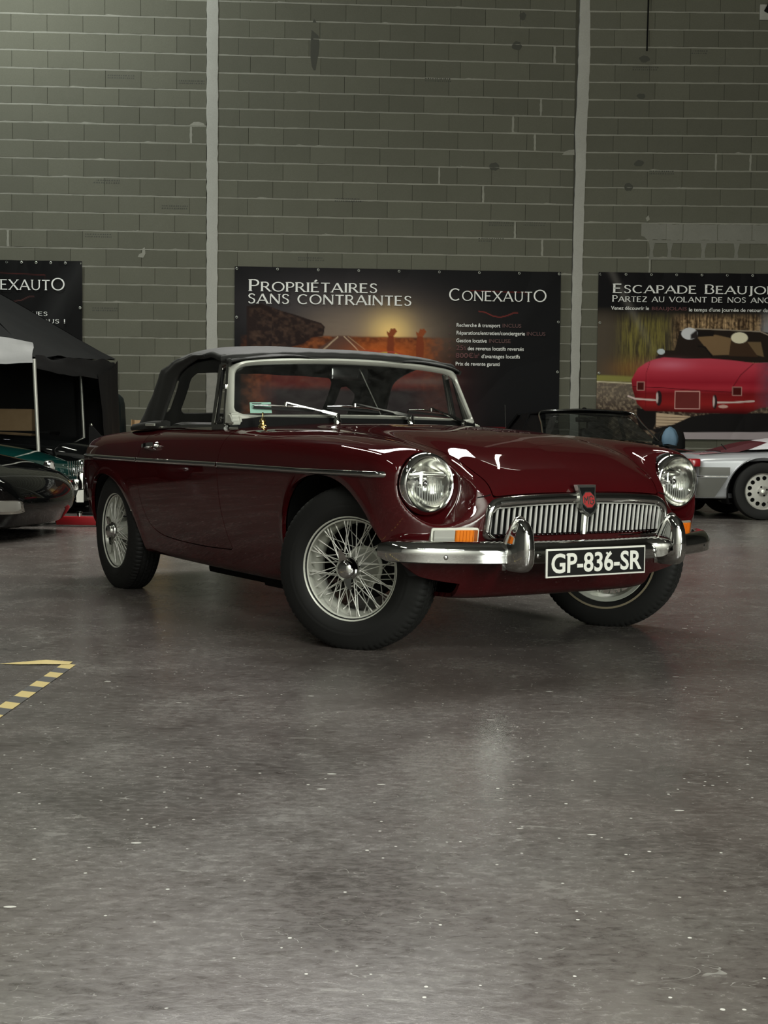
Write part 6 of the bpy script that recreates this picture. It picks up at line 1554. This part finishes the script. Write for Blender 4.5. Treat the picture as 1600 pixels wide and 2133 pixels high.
# --- right: silver open tourer, tail to the left
c5 = empty('silver_spider_car', (5.29, 14.62, 0), math.radians(0), 'silver two-seater with drilled alloy wheel at the right edge, tail towards the roadster', 'car')
g5_ = bg_body(c5, 'silver_paint', [(-2.25, .66), (-2.0, .70), (-1.6, .728), (-1.1, .745), (-.6, .77), (.2, .80), (1.0, .80), (1.9, .74), (2.2, .60)], [(-2.25, .66), (-1.8, .74), (-1.0, .80), (1, .80), (2.1, .70)], (-2.02, 2.15), .22, [(-1.29, .29, .37), (.96, .29, .36)], .05, .025, ke=.07, nose=[(0, 0), (1, 0)], wz_=[(0, -.10), (.25, -.06), (.45, -.01), (.55, 0), (.62, .0), (.72, -.05), (.9, -.15)])
for xx in (-1.29, .96):
    for s in (-1, 1): bg_wheel(c5, xx, s * .70, .305, s, 'alloy_grey', 13)
os5 = onside(g5_, -1)
def strip5(nm, x0, x1, z0, z1, mat, d=.010, cut=0.0):
    vs = []; n = 10; m_ = 6
    for i in range(n + 1):
        for j in range(m_ + 1):
            z = z0 + (z1 - z0) * j / m_; xe_ = x1 - cut * (1 - j / m_); x = x0 + (xe_ - x0) * i / n; vs.append(os5(x, z, d))
    ob = mesh(nm, vs, [(i * (m_ + 1) + j, (i + 1) * (m_ + 1) + j, (i + 1) * (m_ + 1) + j + 1, i * (m_ + 1) + j + 1) for i in range(n) for j in range(m_)], mat, c5, smooth=True); return ob
strip5('lower_cladding', -1.99, -1.66, .235, .445, 'grey_clad', .004, .12); strip5('upper_cladding', -1.99, -1.64, .468, .555, 'grey_clad', .003); strip5('side_strip', -1.98, -1.665, .452, .462, 'chrome', .014)
tl = box('tail_lamp', (-2.01, -.655, .60), (.12, .18, .085), 'red_lens', c5, .015); box('tail_lamp', (-2.035, .60, .595), (.12, .18, .085), 'red_lens', c5, .015)
sweep('rear_bumper', [(-2.00, -.735, .40), (-2.07, -.66, .40), (-2.11, -.3, .40), (-2.11, .3, .40), (-2.07, .66, .40), (-2.00, .735, .40)], [(-.03, .055), (.02, .05), (.03, 0), (.02, -.055), (-.03, -.055)], 'grey_plastic', c5)
tube('boot_shut_line', [(-2.02 + .1 * k, -.56, probe_z(g5_, -2.02 + .1 * k, .56) + .001) for k in range(1, 12)], .006, 'matt_black', c5, 6)
def arch_trim(cx, cz, r): tube('arch_lip', [(cx + (r + .012) * math.cos(t), -(probe_y(g5_, cx + (r + .03) * math.cos(t), cz + (r + .03) * math.sin(t)) + .002), cz + (r + .012) * math.sin(t)) for t in np.linspace(.1, PI - .1, 24)], .012, 'silver_paint', c5, 6)
arch_trim(-1.29, .29, .37)
# folded hood under a maroon cover, and white windscreen cover
sweep('hood_cover', [(-1.66, -.1, .70), (-1.50, -.1, .745), (-1.36, -.1, .785), (-1.24, -.1, .80), (-1.15, -.1, .79)], [(-.40, -.03), (.40, -.03), (.34, .03), (0, .045), (-.34, .03)], 'maroon_cloth', c5, up=(0, 0, 1))
prism('white_tonneau', [(-1.38, .742), (-.6, .775), (.4, .80), (.4, .90), (-.9, .875), (-1.12, .84)], -.56, .56, lambda u, v, d: (u, d, v), 'white_vinyl', c5)
ae = tube('aerial', [(-1.62, -.50, .74), (-1.68, -.50, .80)], .006, 'gloss_black', c5, 6)
# dark cover and blue cloth between the black car and the silver one
dc = empty('draped_cover', (3.83, 17.7, 0), 0, 'crumpled black cover heaped behind the far headlamp', 'cover')
bm = bmesh.new(); rows = []
for z, k in ((0, 1), (.5, 1.0), (.78, .98), (.86, .86), (.90, .5), (.92, .1)):
    rows.append([bm.verts.new((.22 * k * math.cos(t) * (1 + .06 * math.sin(5 * t)), .2 * k * math.sin(t), 1.10 * z + .02 * math.sin(3 * t + z * 9))) for t in np.linspace(0, 2 * PI, 36, endpoint=False)])
for a, b_ in zip(rows, rows[1:]):
    for i in range(36): bm.faces.new([a[i], a[(i + 1) % 36], b_[(i + 1) % 36], b_[i]])
bm.faces.new(rows[-1]); bmobj('cover', bm, 'black_cloth', dc, auto=70)
bc = empty('blue_bag', (3.45, 15.9, .79), .2, 'crumpled pale blue cloth bag lying on the black car just left of the silver tail', 'bag')
bm = bmesh.new(); rows = []
for z, k in ((0, .9), (.05, 1.05), (.10, 1), (.15, .8), (.19, .55), (.21, .2)):
    rows.append([bm.verts.new((.10 * k * math.cos(t) * (1 + .12 * math.sin(4 * t + z * 7)), .09 * k * math.sin(t) * (1 + .1 * math.cos(5 * t)), z + .012 * math.sin(2 * t))) for t in np.linspace(0, 2 * PI, 24, endpoint=False)])
for a, b_ in zip(rows, rows[1:]):
    for i in range(24): bm.faces.new([a[i], a[(i + 1) % 24], b_[(i + 1) % 24], b_[i]])
bm.faces.new(rows[-1]); bmobj('bag_body', bm, 'blue_cloth', bc, auto=70)
# --- hazard tape on the floor
def tape(label, p, q, w, n, start):
    e = empty('hazard_tape', (0, 0, 0), 0, label, 'tape'); P = np.array(p); Q = np.array(q); d = Q - P; L = np.linalg.norm(d); t = d / L; nn_ = np.array([-t[1], t[0]]); sk = .5 * w
    s = 0; k = start
    st_ = L / n
    for i in range(n):
        a0, a1 = i * st_, (i + 1) * st_
        pts = [P + t * (a0 + sk) + nn_ * w / 2, P + t * (a0) - nn_ * w / 2, P + t * a1 - nn_ * w / 2, P + t * (a1 + sk) + nn_ * w / 2]
        mesh('yellow_band' if k % 2 == 0 else 'black_band', [(a[0], a[1], .002) for a in pts], [(0, 1, 2, 3)], 'tape_yellow' if k % 2 == 0 else 'tape_black', e); k += 1
    return e
tape('yellow and black hazard tape strip running towards the camera at the left edge', (-1.062, 4.43), (-1.066, 3.35), .050, 13, 0)
t2 = empty('hazard_tape', (0, 0, 0), 0, 'short curled yellow tape end lying left from the corner of the striped tape', 'tape')
mesh('tape_end', [(-1.06, 4.405, .003), (-1.06, 4.462, .003), (-1.15, 4.452, .010), (-1.30, 4.408, .002), (-1.22, 4.396, .003), (-1.15, 4.40, .004)], [(0, 1, 2, 5), (2, 3, 4, 5)], 'tape_yellow', t2)
